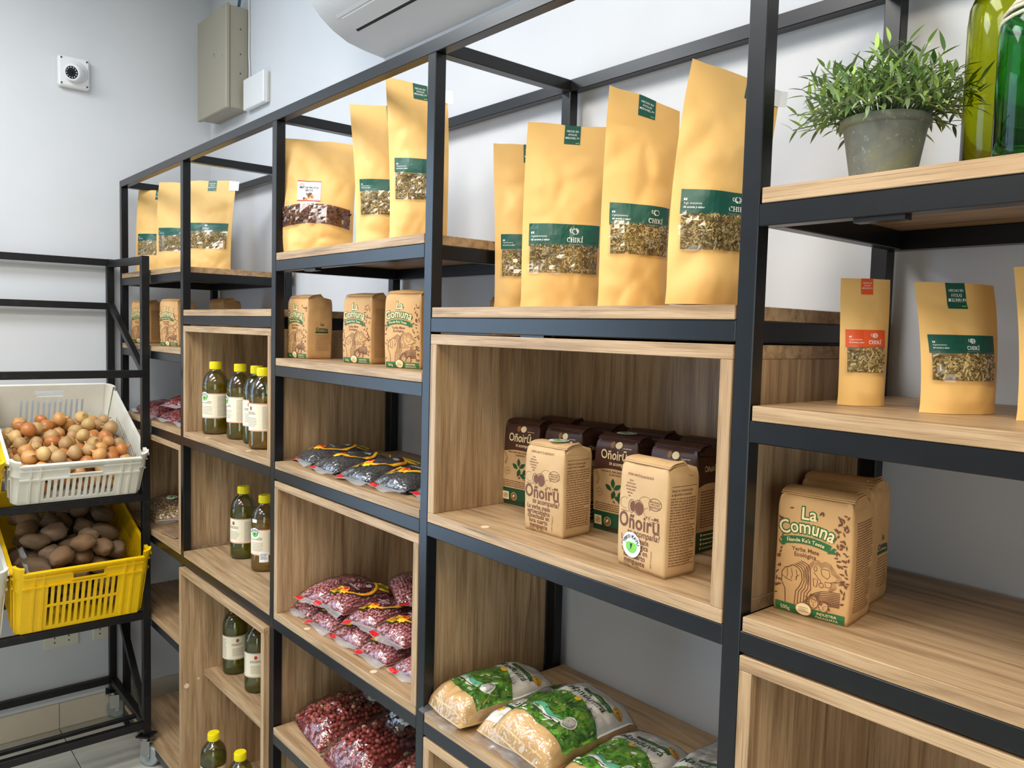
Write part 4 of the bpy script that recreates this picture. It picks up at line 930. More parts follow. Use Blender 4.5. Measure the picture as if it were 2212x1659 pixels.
def onoiru_pack(label, x, y, ang, z, seed, W=0.092, D=0.068, H=0.148, dot=None):
    t = place_pack('yerba_pack', label, 'pack', x, y, ang, W, D, z, 'plain kraft yerba packs with brown print')
    f, dirs, r_ = pack_fn(W, D, H, seed); pack_body(f, dirs, r_, W, D, H, t, kraft_l, seed); r = random.Random(seed); S = pack_surf(f, 0); ink = p_brown
    P = Print(S)
    P.add(text2('YERBA MATE ELABORADA', 0.0050, -0.006, 0.1355, bold=0.01, shear=0.2, sx=0.9), p_brown2)
    for k, hw in enumerate((0.004, 0.009, 0.011, 0.009, 0.006, 0.003)): P.add(dashes2(-0.023-hw, 0.1265-0.0045*k, -0.023+hw, 0.1300-0.0045*k, 1, 0.0020, r), p_brown2)
    P.add(disc2(-0.0165, 0.0915, 0.0050, 0.0075, 18), ink); P.add(stroke2(ellipse_pts(-0.0180, 0.0915, 0.0065, 0.0095), 0.0008), ink); P.add(disc2(-0.0035, 0.0910, 0.0082, 0.0092, 22), ink); P.add(stroke2(ellipse_pts(-0.0045, 0.0915, 0.0098, 0.0108), 0.0009), ink)
    bub = ellipse_pts(0.026, 0.1015, 0.0115, 0.0085); P.add(stroke2(bub, 0.0008), ink); P.add(stroke2([(0.017, 0.0965), (0.0165, 0.0915), (0.021, 0.0945)], 0.0008), ink)
    for k, line in enumerate(('ORGÁNICA', 'APRO/SPG', 'PARAGUAY')): P.add(text2(line, 0.0038, 0.026, 0.1032-0.0037*k, bold=0.01), ink)
    for c, rr, a0, a1 in (((0.008, 0.100), 0.012, 0.3, 3.6), ((0.014, 0.088), 0.008, 1.5, 5.6), ((-0.033, 0.094), 0.010, 1.0, 5.2), ((0.024, 0.083), 0.010, 3.6, 6.2)): P.add(stroke2(ellipse_pts(c[0], c[1], rr, rr*0.8, 16, a0, a1), 0.0006), p_brown2)
    for k in range(5): P.add(disc2(0.012+0.0055*k, 0.0805-0.0003*k, 0.0013-0.0001*k, n=8), ink)
    P.add(dashes2(-0.040, 0.0815, -0.024, 0.0835, 1, 0.0012, r), p_brown2)
    P.build('small_lettering', t); P = Print(S)
    P.add(text2('Oñoirũ', 0.0300, -0.0030, 0.0600, bold=0.022, sx=0.84, space=1.05), ink); P.build('brand_lettering', t); P = Print(S)
    P.add(text2('te acompaña!', 0.0132, 0.006, 0.0500, bold=0.010, shear=0.22, sx=0.86), ink)
    for k, line in enumerate(('La yerba mate', 'agroecológica', 'cosechada en', 'luna cuarto', 'menguante')): P.add(text2(line, 0.0112, -0.010, 0.0405-0.0080*k, bold=0.016, sx=0.84, space=1.03), ink)
    P.add(text2('Industria', 0.0036, -0.026, 0.0055), ink); P.add(text2('Paraguaya', 0.0036, -0.026, 0.0018), ink); P.add(text2('500g', 0.0042, -0.004, 0.0045), ink)
    P.add(text2('100% Paraguaya', 0.0040, 0.024, 0.022, rot=PI/2), p_brown2)
    P.build('slogan_lettering', t)
    Q = Print(pack_surf(f, 1)); h = D/2-0.007
    Q.add(text2('Oñoirũ es Comercio Justo', 0.0050, -h, 0.122, 'LEFT', bold=0.01, sx=0.78), ink); Q.add(text2('es Agricultura Campesina', 0.0050, -h, 0.1165, 'LEFT', bold=0.01, sx=0.78), ink); Q.add(rect2(-h, 0.129, h, 0.1295, 6, 1), p_black)
    Q.add(dashes2(-h, 0.016, h, 0.114, 25, 0.0018, r), p_brown2); Q.build('fine_print', t)
    if dot:
        D_ = Print(S); round_sticker(D_, dot[0], dot[1], 0.0185, 0.0022); D_.build('round_sticker', t)
    else:
        def top(s, q, off): return Vector((s, q, H+0.0115+off))
        D_ = Print(top); round_sticker(D_, 0.010, -0.012, 0.0175); D_.build('round_sticker', t)
    return t
kraft_l = noisy('light_kraft_paper', [(0.3, srgb(184, 150, 106)), (0.7, srgb(200, 166, 121))], nscale=16, rough=0.5, bumps=0.16, bdist=0.0012, spec=0.35)
onoiru_pack('plain kraft yerba pack with a round sticker on its top, left in the box', 2.252, 0.066, 2, L3, 51, H=0.146)
onoiru_pack('plain kraft yerba pack with a round green sticker on its front', 2.487, 0.044, -5, L3, 58, W=0.095, D=0.064, H=0.153, dot=(-0.014, 0.036))

def dark_pack(label, x, y, ang, z, seed, W=0.090, D=0.066, H=0.160, full=True, top=False):
    t = place_pack('yerba_pack', label, 'pack', x, y, ang, W, D, z, 'dark brown topped yerba packs')
    f, dirs, r_ = pack_fn(W, D, H, seed, 0.003); pack_body(f, dirs, r_, W, D, H, t, kraft_d, seed); r = random.Random(seed)
    for face, w in ((0, W), (1, D)):
        S = pack_surf(f, face); P = Print(S); h = w/2-0.001
        arch = lambda s: 0.104+0.006*(1-(s/h)**2)
        vs, fs = rect2(-h, 0.034, h, 0.104, 12, 8); P.add(([(a, b+(arch(a)-0.104)*(b-0.034)/0.07) for a, b in vs], fs), kraft_l, 0.0004)
        P.add(rect2(-h, 0.0005, h, 0.034, 12, 3), p_pgreen, 0.0004); P.build('printed_wrap', t)
        L = Print(S)
        if face == 0:
            L.add(text2('Oñoirũ', 0.0225, -0.002, 0.1265, bold=0.015, sx=0.82), p_cream, 0.0006); L.add(text2('te acompaña!', 0.0092, 0.010, 0.1165, bold=0.01, shear=0.2, sx=0.85), p_cream, 0.0006)
            L.add(disc2(-0.006, 0.151, 0.0045, 0.0055, 14), p_brown2, 0.0006); L.add(disc2(0.006, 0.151, 0.0068, 0.0058, 16), p_cream, 0.0006); L.add(dashes2(0.016, 0.146, 0.032, 0.148, 1, 0.001, r), p_cream, 0.0006)
            L.add(text2('YERBA MATE 100% ORGÁNICA', 0.0042, 0, 0.1035, bold=0.015), p_brown, 0.0008); L.add(text2('ELABORADA', 0.0042, 0.004, 0.0985, bold=0.015), p_brown, 0.0008)
            L.build('brand_lettering', t); L = Print(S)
            for (lx, ly, a) in ((0.000, 0.086, 1.6), (0.009, 0.080, 0.6), (-0.009, 0.078, 2.5), (0.014, 0.068, 0.9), (0.022, 0.066, 0.3), (0.000, 0.066, 1.2), (0.010, 0.060, -0.4)): L.add(leaf2(lx, ly, 0.017, 0.0085, a), p_pgreen, 0.0008)
            L.add(stroke2([(0.000, 0.084), (0.004, 0.070), (0.012, 0.052)], 0.0007), p_pgreen, 0.0008)
            for q in range(6): L.add(disc2(0.000+0.0035*q*r.random()*2, 0.057+r.uniform(-0.004, 0.004), 0.0014, n=8), p_brown, 0.0009)
            L.build('plant_drawing', t); L = Print(S)
            L.add(dashes2(-0.040, 0.036, 0.036, 0.050, 4, 0.0014, r), p_brown, 0.0008)
            for q in range(4): L.add(stroke2([(-0.040+0.0016*q, 0.104), (-0.034+0.0016*q, 0.092), (-0.037+0.0010*q, 0.080)], 0.0005), p_brown2, 0.0008)
            L.add(stroke2(ellipse_pts(-0.030, 0.067, 0.0075, 0.0065), 0.0007), p_brown2, 0.0008); L.add(text2('100%', 0.0048, -0.030, 0.0655), p_brown2, 0.0008)
            L.build('fine_print', t); L = Print(S)
            L.add(rect2(-0.041, 0.010, -0.025, 0.026, 5, 5), p_cream, 0.0007); L.add(leaf2(-0.033, 0.018, 0.011, 0.006, 0.6), kraft_l, 0.0009); L.add(stroke2(ellipse_pts(-0.033, 0.018, 0.0055, 0.0045, 12), 0.0006), p_pgreen, 0.0011)
            L.add(disc2(-0.012, 0.018, 0.0082, n=20), kraft_l, 0.0007); L.add(disc2(-0.012, 0.018, 0.0068, n=20), p_pgreen, 0.0009); L.add(disc2(-0.012, 0.018, 0.0058, n=18), p_brown2, 0.0010); L.add(leaf2(-0.012, 0.019, 0.008, 0.004, 0.8), p_cream, 0.0012)
        else:
            L.add(text2('Oñoirũ', 0.013, 0.002, 0.128, bold=0.01, sx=0.8), p_cream, 0.0006); L.build('side_brand', t); L = Print(S); L.add(dashes2(-D/2+0.008, 0.040, D/2-0.006, 0.100, 14, 0.0016, r), p_brown, 0.0008)
            for q in range(4): L.add(disc2(-D/2+0.013, 0.008+0.007*q, 0.0022, n=10), p_cream, 0.0008)
            L.add(dashes2(-D/2+0.018, 0.004, D/2-0.012, 0.032, 4, 0.0018, r), p_cream, 0.0008)
        L.build('label_marks' if face == 0 else 'side_fine_print', t)
    if top:
        D_ = Print(lambda s, q, off: Vector((s, q, H+0.0115+off))); round_sticker(D_, 0.004, -0.010, 0.0175); D_.build('round_sticker', t)
    return t
dark_pack('dark brown topped yerba pack standing farthest left in the box', 2.070, 0.168, 8, L3, 61)
dark_pack('dark brown topped yerba pack directly behind the left kraft pack', 2.185, 0.170, 6, L3, 66)
dark_pack('dark brown topped yerba pack with a sticker on its top, front row centre', 2.318, 0.168, 5, L3, 71, H=0.158, top=True)
dark_pack('dark brown topped yerba pack behind the kraft pack with the front sticker', 2.440, 0.170, 3, L3, 77)
for k, (x, lab) in enumerate(((2.082, 'first dark yerba pack of the back row from the left, in deep shade'), (2.190, 'second dark yerba pack of the back row, its top showing over the left kraft pack'), (2.310, 'third dark yerba pack of the back row, behind the pack with the top sticker'), (2.430, 'last dark yerba pack of the back row, beside the right side panel'))):
    dark_pack(lab, x, 0.248, 2, L3, 80+k, H=0.161)
# ================================================================== oil bottles
lab_txt = plain('label_ink', (116, 104, 92), 0.6)
def oil_bottle(label, x, y, z, rz, oil, lv=0.135, sticker=True, price=False, group='yellow capped oil bottles', back=False):
    t = thing('oil_bottle', label, 'bottle', (x, y, z+0.0004), rz, group); Rb = 0.0385
    body = [(0.030, 0.0), (0.0365, 0.003), (Rb, 0.010), (Rb-0.0006, 0.045), (Rb-0.0012, 0.048), (Rb-0.0012, 0.128), (Rb, 0.131), (Rb, 0.150), (0.0365, 0.165), (0.0315, 0.178), (0.024, 0.188), (0.0165, 0.194), (0.0145, 0.198), (0.0145, 0.204)]
    MB().lathe(body, 32, cap1=False).build('body', film_bottle, t, True)
    inn = [(max(0.001, r-0.0016), max(0.0016, zz)) for r, zz in body if zz < lv]; 
    k = next(i for i, (r, zz) in enumerate(body) if zz >= lv); r0, z0 = body[k-1]; r1, z1 = body[k]; inn.append((r0+(r1-r0)*(lv-z0)/(z1-z0)-0.0016, lv))
    MB().lathe(inn, 32).build('oil', oil, t, True)
    c = MB().lathe([(0.0165, 0.199), (0.0172, 0.200), (0.0172, 0.220), (0.0164, 0.222), (0.0, 0.2222)], 28, cap1=False).build('cap', yellow_cap, t, 'auto')
    rb = MB()
    for q in range(28): a = 2*PI*q/28; rb.box(0.0168, -0.0007, 0.2005, 0.0178, 0.0007, 0.2195, M=Matrix.Rotation(a, 4, 'Z'))
    rb.build('cap_ribs', yellow_cap, c)
    def S(s, q, off): a = -PI/2+s/Rb; return Vector(((Rb-0.0006+off)*math.cos(a), (Rb-0.0006+off)*math.sin(a), q))
    P = Print(S); P.add(rect2(-0.085, 0.050, 0.085, 0.126, 40, 2), label_cream, 0.0003)
    for yy in (0.051, 0.1240): P.add(rect2(-0.085, yy, 0.085, yy+0.0012, 40, 1), p_orange if not back else p_brown2, 0.0006)
    r = random.Random(int(x*1000)); ll = P.build('paper_label', t)
    Q = Print(S)
    Q.add(disc2(0.0, 0.112, 0.005, 0.006, 14), p_red if r.random() < 0.4 else p_brown2, 0.0006)
    Q.add(dashes2(-0.018, 0.095, 0.018, 0.103, 2, 0.0020, r), lab_txt, 0.0006); Q.add(dashes2(-0.016, 0.062, 0.020, 0.088, 6, 0.0011, r), lab_txt, 0.0006); Q.add(dashes2(0.036, 0.056, 0.074, 0.118, 16, 0.0011, r), lab_txt, 0.0006); Q.add(dashes2(-0.074, 0.056, -0.036, 0.118, 16, 0.0011, r), lab_txt, 0.0006)
    Q.build('label_print', ll)
    if sticker: D_ = Print(S); round_sticker(D_, -0.006, 0.114, 0.0165, 0.0010); D_.build('round_sticker', t)
    if price:
        D_ = Print(S); D_.add(rect2(0.010, 0.030, 0.036, 0.060, 6, 1), sticker_w, 0.0012); D_.add(dashes2(0.013, 0.038, 0.033, 0.056, 4, 0.0016, r), p_black, 0.0015); D_.add(rect2(-0.016, 0.146, 0.002, 0.156, 4, 1), sticker_w, 0.0012); D_.build('price_tag', t)
    return t
F = math.radians
oil_bottle('oil bottle with a round green sticker, leftmost in the upper group', 0.800, 0.066, L3, F(25), oil_m, 0.155)
oil_bottle('oil bottle with a round sticker at its label edge, second in the upper group', 0.945, 0.086, L3, F(0), oil_m, 0.150)
oil_bottle('oil bottle mostly hidden behind the front right one of the upper group', 1.052, 0.092, L3, F(35), oil_m3, 0.140, sticker=False)
oil_bottle('front right oil bottle of the upper group, amber oil and plain label', 1.158, 0.066, L3, F(10), oil_m2, 0.140, sticker=False)
oil_bottle('oil bottle at the back of the upper group showing only its cap', 0.985, 0.190, L3, F(20), oil_m3, 0.150, sticker=False)
oil_bottle('oil bottle at the back right of the upper group beside the panel', 1.150, 0.180, L3, F(20), oil_m3, 0.150, sticker=False)
oil_bottle('darker oil bottle standing left on the shelf of two', 0.868, 0.128, L4, F(20), oil_m3, 0.150, sticker=False)
oil_bottle('oil bottle with round sticker and white price tag on the shelf of two', 1.028, 0.128, L4, F(30), oil_m2, 0.145, price=True)
oil_bottle('dark oil bottle hidden behind the tagged bottle', 1.120, 0.205, L4, F(60), oil_m3, 0.150, sticker=False)
oil_bottle('left oil bottle on the inner shelf of the tall box', 0.795, 0.132, 0.452, F(80), oil_m3, 0.165, sticker=False, back=True)
oil_bottle('right oil bottle on the inner shelf of the tall box', 0.962, 0.136, 0.452, F(60), oil_m3, 0.160, sticker=False, back=True)
oil_bottle('lowest left oil bottle in the tall box, cut by the bottom edge', 0.870, 0.036, L6+0.0002, F(20), oil_m3, 0.150, sticker=False)
oil_bottle('lowest right oil bottle in the tall box, only its cap in view', 1.030, 0.056, L6+0.0002, F(20), oil_m, 0.150, sticker=False)

# ================================================================== clear bags of beans and peanuts
def pillow_fn(W, L, T, seed, wr=0.004, p=2.6):
    def f(s, t, top):
        n = max(-1, min(1, s/(W/2))); m = max(-1, min(1, t/(L/2)))
        sh = max(0.0, (1-abs(n)**p))**0.55*max(0.0, (1-abs(m)**p))**0.55
        e = 0.22*T
        w = wr*crease(s*30+seed, t*26+seed*2, top)*sh
        z = e*(1-sh)*0.9+(T-e*0.0)*sh+w if top > 0 else e*(1-sh)*0.9
        return Vector((s*(1-0.04*abs(m)), t*(1-0.04*abs(n)), z+0.0006))
    return f
def bean_bag_mesh(W, L, T, seed, mats, rb, asp=0.68, wr=0.004):
    f = pillow_fn(W*0.94, L*0.94, T*0.95, seed, wr); r = random.Random(seed); mb = MB()
    nx, ny = int(W*0.95/(rb*1.5)), int(L*0.95/(rb*1.5))
    mb.grid(lambda u, v: f((u-0.5)*W*0.94, (v-0.5)*L*0.94, 1)-Vector((0, 0, rb*1.25)), 14, 18, 1 if len(mats) == 4 else 2)
    mb.grid(lambda u, v: f((u-0.5)*W*0.94, (v-0.5)*L*0.94, -1), 10, 12, 2, flip=True)
    for i in range(nx):
        for j in range(ny):
            s = (i+0.5+r.uniform(-0.3, 0.3))/nx-0.5; q = (j+0.5+r.uniform(-0.3, 0.3))/ny-0.5
            c = f(s*W*0.94, q*L*0.94, 1)-Vector((0, 0, rb*0.35)); c.z = max(c.z, rb*0.5); R_ = rb*r.uniform(0.8, 1.12)
            M = Matrix.Translation(c) @ Euler((r.uniform(-0.5, 0.5), r.uniform(-0.5, 0.5), r.uniform(0, 6))).to_matrix().to_4x4() @ Matrix.Diagonal((R_, R_*asp, R_*asp, 1))
            mb.add([M @ Vector(v) for v in ICO[0]], ICO[1], r.choice((0, 0, 1, 2)) if len(mats) == 3 else r.choice((0, 0, 0, 1, 1, 2, 2, 3 if r.random() < 0.3 else 0)))
    return mb
_bb = {}
def bean_bag(name, label, cat, loc, rz, mats, filmm, group, W=0.112, L=0.175, T=0.036, seed=1, rb=0.0046, tilt=(0, 0), logo=True, flip=False, red=True, sticker=None, asp=0.68):
    key = (mats[0].name, W, L, T, seed % 3, rb)
    t = thing(name, label, cat, loc, 0, group, rot=(tilt[0], tilt[1], rz))
    if key not in _bb:
        a = bean_bag_mesh(W, L, T, seed, mats, rb, asp).build('bean_filling', mats, t, True, 'stuff')
        f = pillow_fn(W, L, T, seed, 0.007); mb = MB(); lift = Vector((0, 0, 0.0014))
        mb.grid(lambda u, v: f((u-0.5)*W, (v-0.5)*L, 1)+lift, 24, 32); mb.grid(lambda u, v: f((u-0.5)*W, (v-0.5)*L, -1), 12, 14, flip=True); b = mb.build('plastic_film', filmm, t, True)
        _bb[key] = (a.data, b.data, f)
    else:
        ad, bd, f = _bb[key]; a = bpy.data.objects.new('bean_filling', ad); link(a, t); a['kind'] = 'stuff'; b = bpy.data.objects.new('plastic_film', bd); link(b, t)
    for sg in (-1, 1):      # heat sealed ends
        mb = MB(); r = random.Random(seed+sg)
        ph = r.uniform(0, 6)
        g = lambda u, v: Vector(((u-0.5)*W*0.96, sg*(L/2*0.955+0.017*v), 0.0045+0.004*math.sin(u*7+ph)*v+0.0035*nz(u*5, v*2, seed)+T*0.10*(1-v)))
        mb.grid(g, 14, 3, flip=(sg < 0)); mb.build('seal_end', film_seal, t, True)
        if red and sg < 0:
            Q = MB(); Q.grid(lambda u, v: g(0.02+0.22*u, 0.1+0.8*v)+Vector((0, 0, 0.0006)), 4, 2, flip=True); Q.build('red_corner', p_red, t)
    def S(s, q, off):
        e = 0.0015; p = f(s, q, 1); n = (f(s+e, q, 1)-f(s-e, q, 1)).cross(f(s, q+e, 1)-f(s, q-e, 1)); n.normalize(); return p+n*(off+0.0016)
    if logo:
        P = Print(S); o = 0.0006; k = W/0.112
        def T_(pts): return [(x*k, y*k) for x, y in pts]
        P.add(poly2(T_([(-0.048, -0.062), (-0.014, -0.066), (-0.008, -0.034), (-0.030, -0.030), (-0.050, -0.040)])), p_dgreen, o)
        P.add(poly2(T_([(-0.045, -0.059), (-0.016, -0.063), (-0.011, -0.037), (-0.030, -0.033), (-0.047, -0.042)])), p_yellow, o+0.0004)
        for i, x0 in enumerate((-0.041, -0.034, -0.027, -0.020)): P.add(poly2(T_([(x0, -0.058), (x0+0.003, -0.0585), (x0+0.004, -0.039+0.001*i), (x0+0.001, -0.0395)])), p_black if i % 2 else p_or2, o+0.0007)
        P.add(stroke2(T_([(-0.033, -0.048), (-0.019, -0.050)]), 0.0016*k), p_black, o+0.0009)
        star = [(-0.002+(0.013 if q % 2 else 0.008)*math.cos(q*PI/7), -0.046+(0.013 if q % 2 else 0.008)*math.sin(q*PI/7)) for q in range(14)]
        P.add(poly2(T_(star)), p_yellow, o+0.0005); P.add(disc2(-0.006*k, -0.038*k, 0.011*k, 0.009*k), p_or2, o+0.0008); P.add(disc2(-0.006*k, -0.036*k, 0.007*k, 0.005*k), p_red, o+0.0011)
        arc = T_(ellipse_pts(0.004, -0.004, 0.034, 0.040, 16, -1.5, 1.6)); P.add(stroke2(arc, 0.0085*k), p_dgreen, o+0.0002); P.add(stroke2(arc, 0.0065*k), p_or2, o+0.0006); P.add(stroke2(arc, 0.0022*k), p_yellow, o+0.0009)
        P.add(poly2(T_([(-0.034, -0.024), (0.020, -0.030), (0.030, 0.010), (0.006, 0.030), (-0.034, 0.022)])), p_maroon, o)
        P.add(stroke2(T_([(-0.026, -0.012), (0.016, -0.016)]), 0.005*k), film_seal, o+0.0004); P.add(disc2(0.012*k, 0.014*k, 0.010*k, 0.007*k), p_grey, o+0.0004)
        P.add(poly2(T_([(0.006, 0.034), (0.032, 0.030), (0.044, 0.052), (0.024, 0.064), (0.002, 0.056)])), p_yellow, o+0.0004); P.add(stroke2(T_([(0.012, 0.040), (0.034, 0.052)]), 0.004*k), p_dgreen, o+0.0008)
        P.build('printed_logo', t)
    if sticker:
        D_ = Print(S); round_sticker(D_, sticker[0], sticker[1], 0.020, 0.0012); D_.build('round_sticker', t)
    return t
G1 = 'bags of black beans lying in a row'
z = L3+0.0004
bean_bag('bean_bag', 'leftmost bag of black beans lying beside the steel post', 'bag', (1.462, 0.135, z), F(-8), beank, film_glare, G1, 0.125, 0.185, 0.040, 1)
bean_bag('bean_bag', 'second bag of black beans from the left in the row', 'bag', (1.594, 0.118, z), F(-2), beank, film_glare, G1, 0.125, 0.185, 0.040, 2)
bean_bag('bean_bag', 'third bag of black beans from the left in the row', 'bag', (1.722, 0.118, z), F(4), beank, film_glare, G1, 0.125, 0.185, 0.040, 3)
bean_bag('bean_bag', 'fourth bag of black beans from the left, largest in view', 'bag', (1.848, 0.130, z), F(3), beank, film_glare, G1, 0.125, 0.185, 0.042, 4)
bean_bag('bean_bag', 'last bag of black beans cut off by the steel post', 'bag', (1.964, 0.150, z), F(2), beank, film_glare, G1, 0.105, 0.175, 0.036, 5)
G2 = 'bags of pink beans stacked in the oak box'; z = L4+0.0004
PB = [((1.440, 0.130, z), -4, 0, True, 'pink bean bag at the bottom left of the stack'), ((1.556, 0.124, z), 0, 1, True, 'second pink bean bag of the bottom layer'), ((1.672, 0.128, z), 3, 2, True, 'third pink bean bag of the bottom layer'), ((1.788, 0.128, z), 2, 3, True, 'pink bean bag with its logo in view at the bottom right'), ((1.912, 0.140, z), 5, 4, False, 'pink bean bag at the lower right corner by the side panel'),
      ((1.474, 0.135, z+0.043), 12, 5, False, 'pink bean bag without logo on top at the left of the stack'), ((1.572, 0.138, z+0.049), 4, 6, True, 'upper pink bean bag with the logo, second of the top layer'), ((1.694, 0.150, z+0.043), 8, 7, True, 'upper pink bean bag with its logo tilted, third of the top layer'), ((1.815, 0.150, z+0.045), 4, 8, True, 'upper pink bean bag at the right of the top layer'), ((1.690, 0.222, z+0.088), 65, 9, False, 'dark pink bean bag lying crosswise on the stack at the back')]
for loc, rz, sd, lg, lab in PB:
    bean_bag('bean_bag', lab, 'bag', loc, F(rz), beanp, film_bag, G2, 0.115, 0.180, 0.040, sd, tilt=(0, F(-3 if sd % 2 else 4)) if loc[2] > z+0.01 else (0, 0), logo=lg)
G3 = 'bags of red peanuts in the far bay'; z = L3+0.0004
for k, (x, y, rz, dz, lab) in enumerate(((0.110, 0.120, -10, 0, 'farthest red peanut bag by the end wall'), (0.270, 0.115, 5, 0, 'red peanut bag behind the trolley post'), (0.430, 0.120, 3, 0, 'red peanut bag in the middle of the far bay'), (0.575, 0.125, -4, 0, 'red peanut bag next to the second steel post'), (0.350, 0.150, 40, 0.042, 'red peanut bag lying on the others in the far bay'))):
    bean_bag('bean_bag', lab, 'bag', (x, y, z+dz), F(rz), [peanut[1], peanut[0], beanp[2]], film_bag, G3, 0.130, 0.185, 0.042, k, rb=0.006, logo=False, red=False)
bean_bag('bean_bag', 'bag of beige beans with a round sticker in the far oak box', 'bag', (0.185, 0.125, L4+0.0004), F(85), beanb, film_bag, None, 0.170, 0.250, 0.068, 31, rb=0.0065, logo=False, red=False, sticker=(0.0, -0.02))
fp = thing('flat_packet', 'thin brown packet with a green label on the floor of the far oak box', 'packet', (0.490, 0.070, L4+0.0004), F(6))
MB().box(-0.055, -0.055, 0, 0.055, 0.055, 0.007, bev=0.003).build('body', noisy('packet_brown', [(0.3, srgb(128, 100, 78)), (0.7, srgb(150, 122, 98))], nscale=20, rough=0.4), fp)
MB().box(0.005, -0.010, 0.0071, 0.050, 0.032, 0.0078).build('green_label', plain('pale_green_paper', (190, 226, 140), 0.5), fp)
# large clear bags of peanuts
def peanut_bag(label, loc, rz, W, L, T, seed, knot, N=1.0):
    t = thing('peanut_bag', label, 'bag', loc, rz, 'large clear bags of peanuts')
    bean_bag_mesh(W, L, T, seed, peanut, 0.0078, 0.74, 0.010).build('peanut_filling', peanut, t, True, 'stuff')
    f = pillow_fn(W, L, T, seed, 0.016); mb = MB()
    mb.grid(lambda u, v: f((u-0.5)*W, (v-0.5)*L, 1)+Vector((0, 0, 0.004)), 22, 26); mb.grid(lambda u, v: f((u-0.5)*W, (v-0.5)*L, -1), 10, 10, flip=True); mb.build('plastic_film', film_bag, t, True)
    k = MB(); kx, ky, kz, kh = knot      # gathered, loose top of the bag standing up
    def g(u, v):
        a = 2*PI*u; rr = (0.052*(1-v)**0.8+0.010+0.028*v*v)*(1+0.35*nz(math.cos(a)*1.5, math.sin(a)*1.5+seed, v*2))
        return Vector((kx+rr*math.cos(a)+0.02*v, ky+rr*0.6*math.sin(a)+0.03*v, kz+kh*v+0.01*nz(a, v*4, seed)))
    k.grid(g, 26, 10); k.build('gathered_top', film_bag, t, True)
    def S(s, q, off):
        e = 0.002; p = f(s, q, 1); n = (f(s+e, q, 1)-f(s-e, q, 1)).cross(f(s, q+e, 1)-f(s, q-e, 1)); n.normalize(); return p+n*(off+0.006)
    D_ = Print(S); round_sticker(D_, 0.02, L*0.26, 0.019, 0.001); D_.build('round_sticker', t)
z = L5+0.0004
peanut_bag('large clear peanut bag at the left end of its shelf', (1.500, 0.150, z), F(-8), 0.200, 0.240, 0.075, 3, (-0.02, 0.06, 0.060, 0.060))
peanut_bag('large clear peanut bag in the middle, its loose top standing up', (1.690, 0.130, z), F(4), 0.180, 0.230, 0.085, 7, (0.0, 0.05, 0.070, 0.070))
peanut_bag('large clear peanut bag cut by the bottom edge beside the post', (1.880, 0.130, z), F(6), 0.180, 0.230, 0.085, 12, (0.0, 0.04, 0.070, 0.060))

# ================================================================== sugar bags
sug_w = plain('sugar_bag_white', (232, 228, 222), 0.35)
sug_k = noisy('raw_sugar', [(0.3, srgb(202, 164, 110)), (0.7, srgb(220, 184, 130))], nscale=60, rough=0.45, bumps=0.2, bdist=0.001)
grassm = noisy('grass_print', [(0.30, srgb(28, 62, 26)), (0.45, srgb(62, 112, 38)), (0.56, srgb(96, 150, 52)), (0.66, srgb(134, 140, 66)), (0.8, srgb(52, 92, 34))], scale=(1, 1, 1), nscale=60, rough=0.3, detail=8, dist=1.5)
grassb = [plain('blade_green', (92, 158, 48), 0.35), plain('blade_deep', (38, 88, 32), 0.35), plain('blade_straw', (150, 150, 74), 0.35), plain('blade_bright', (116, 186, 62), 0.35)]
film_sug = film('sugar_bag_gloss', 0.06, 0.10, bsc=45, bs=1.0)
seal_s = film('sugar_seal_film', 0.10, 0.2, white=0.06)
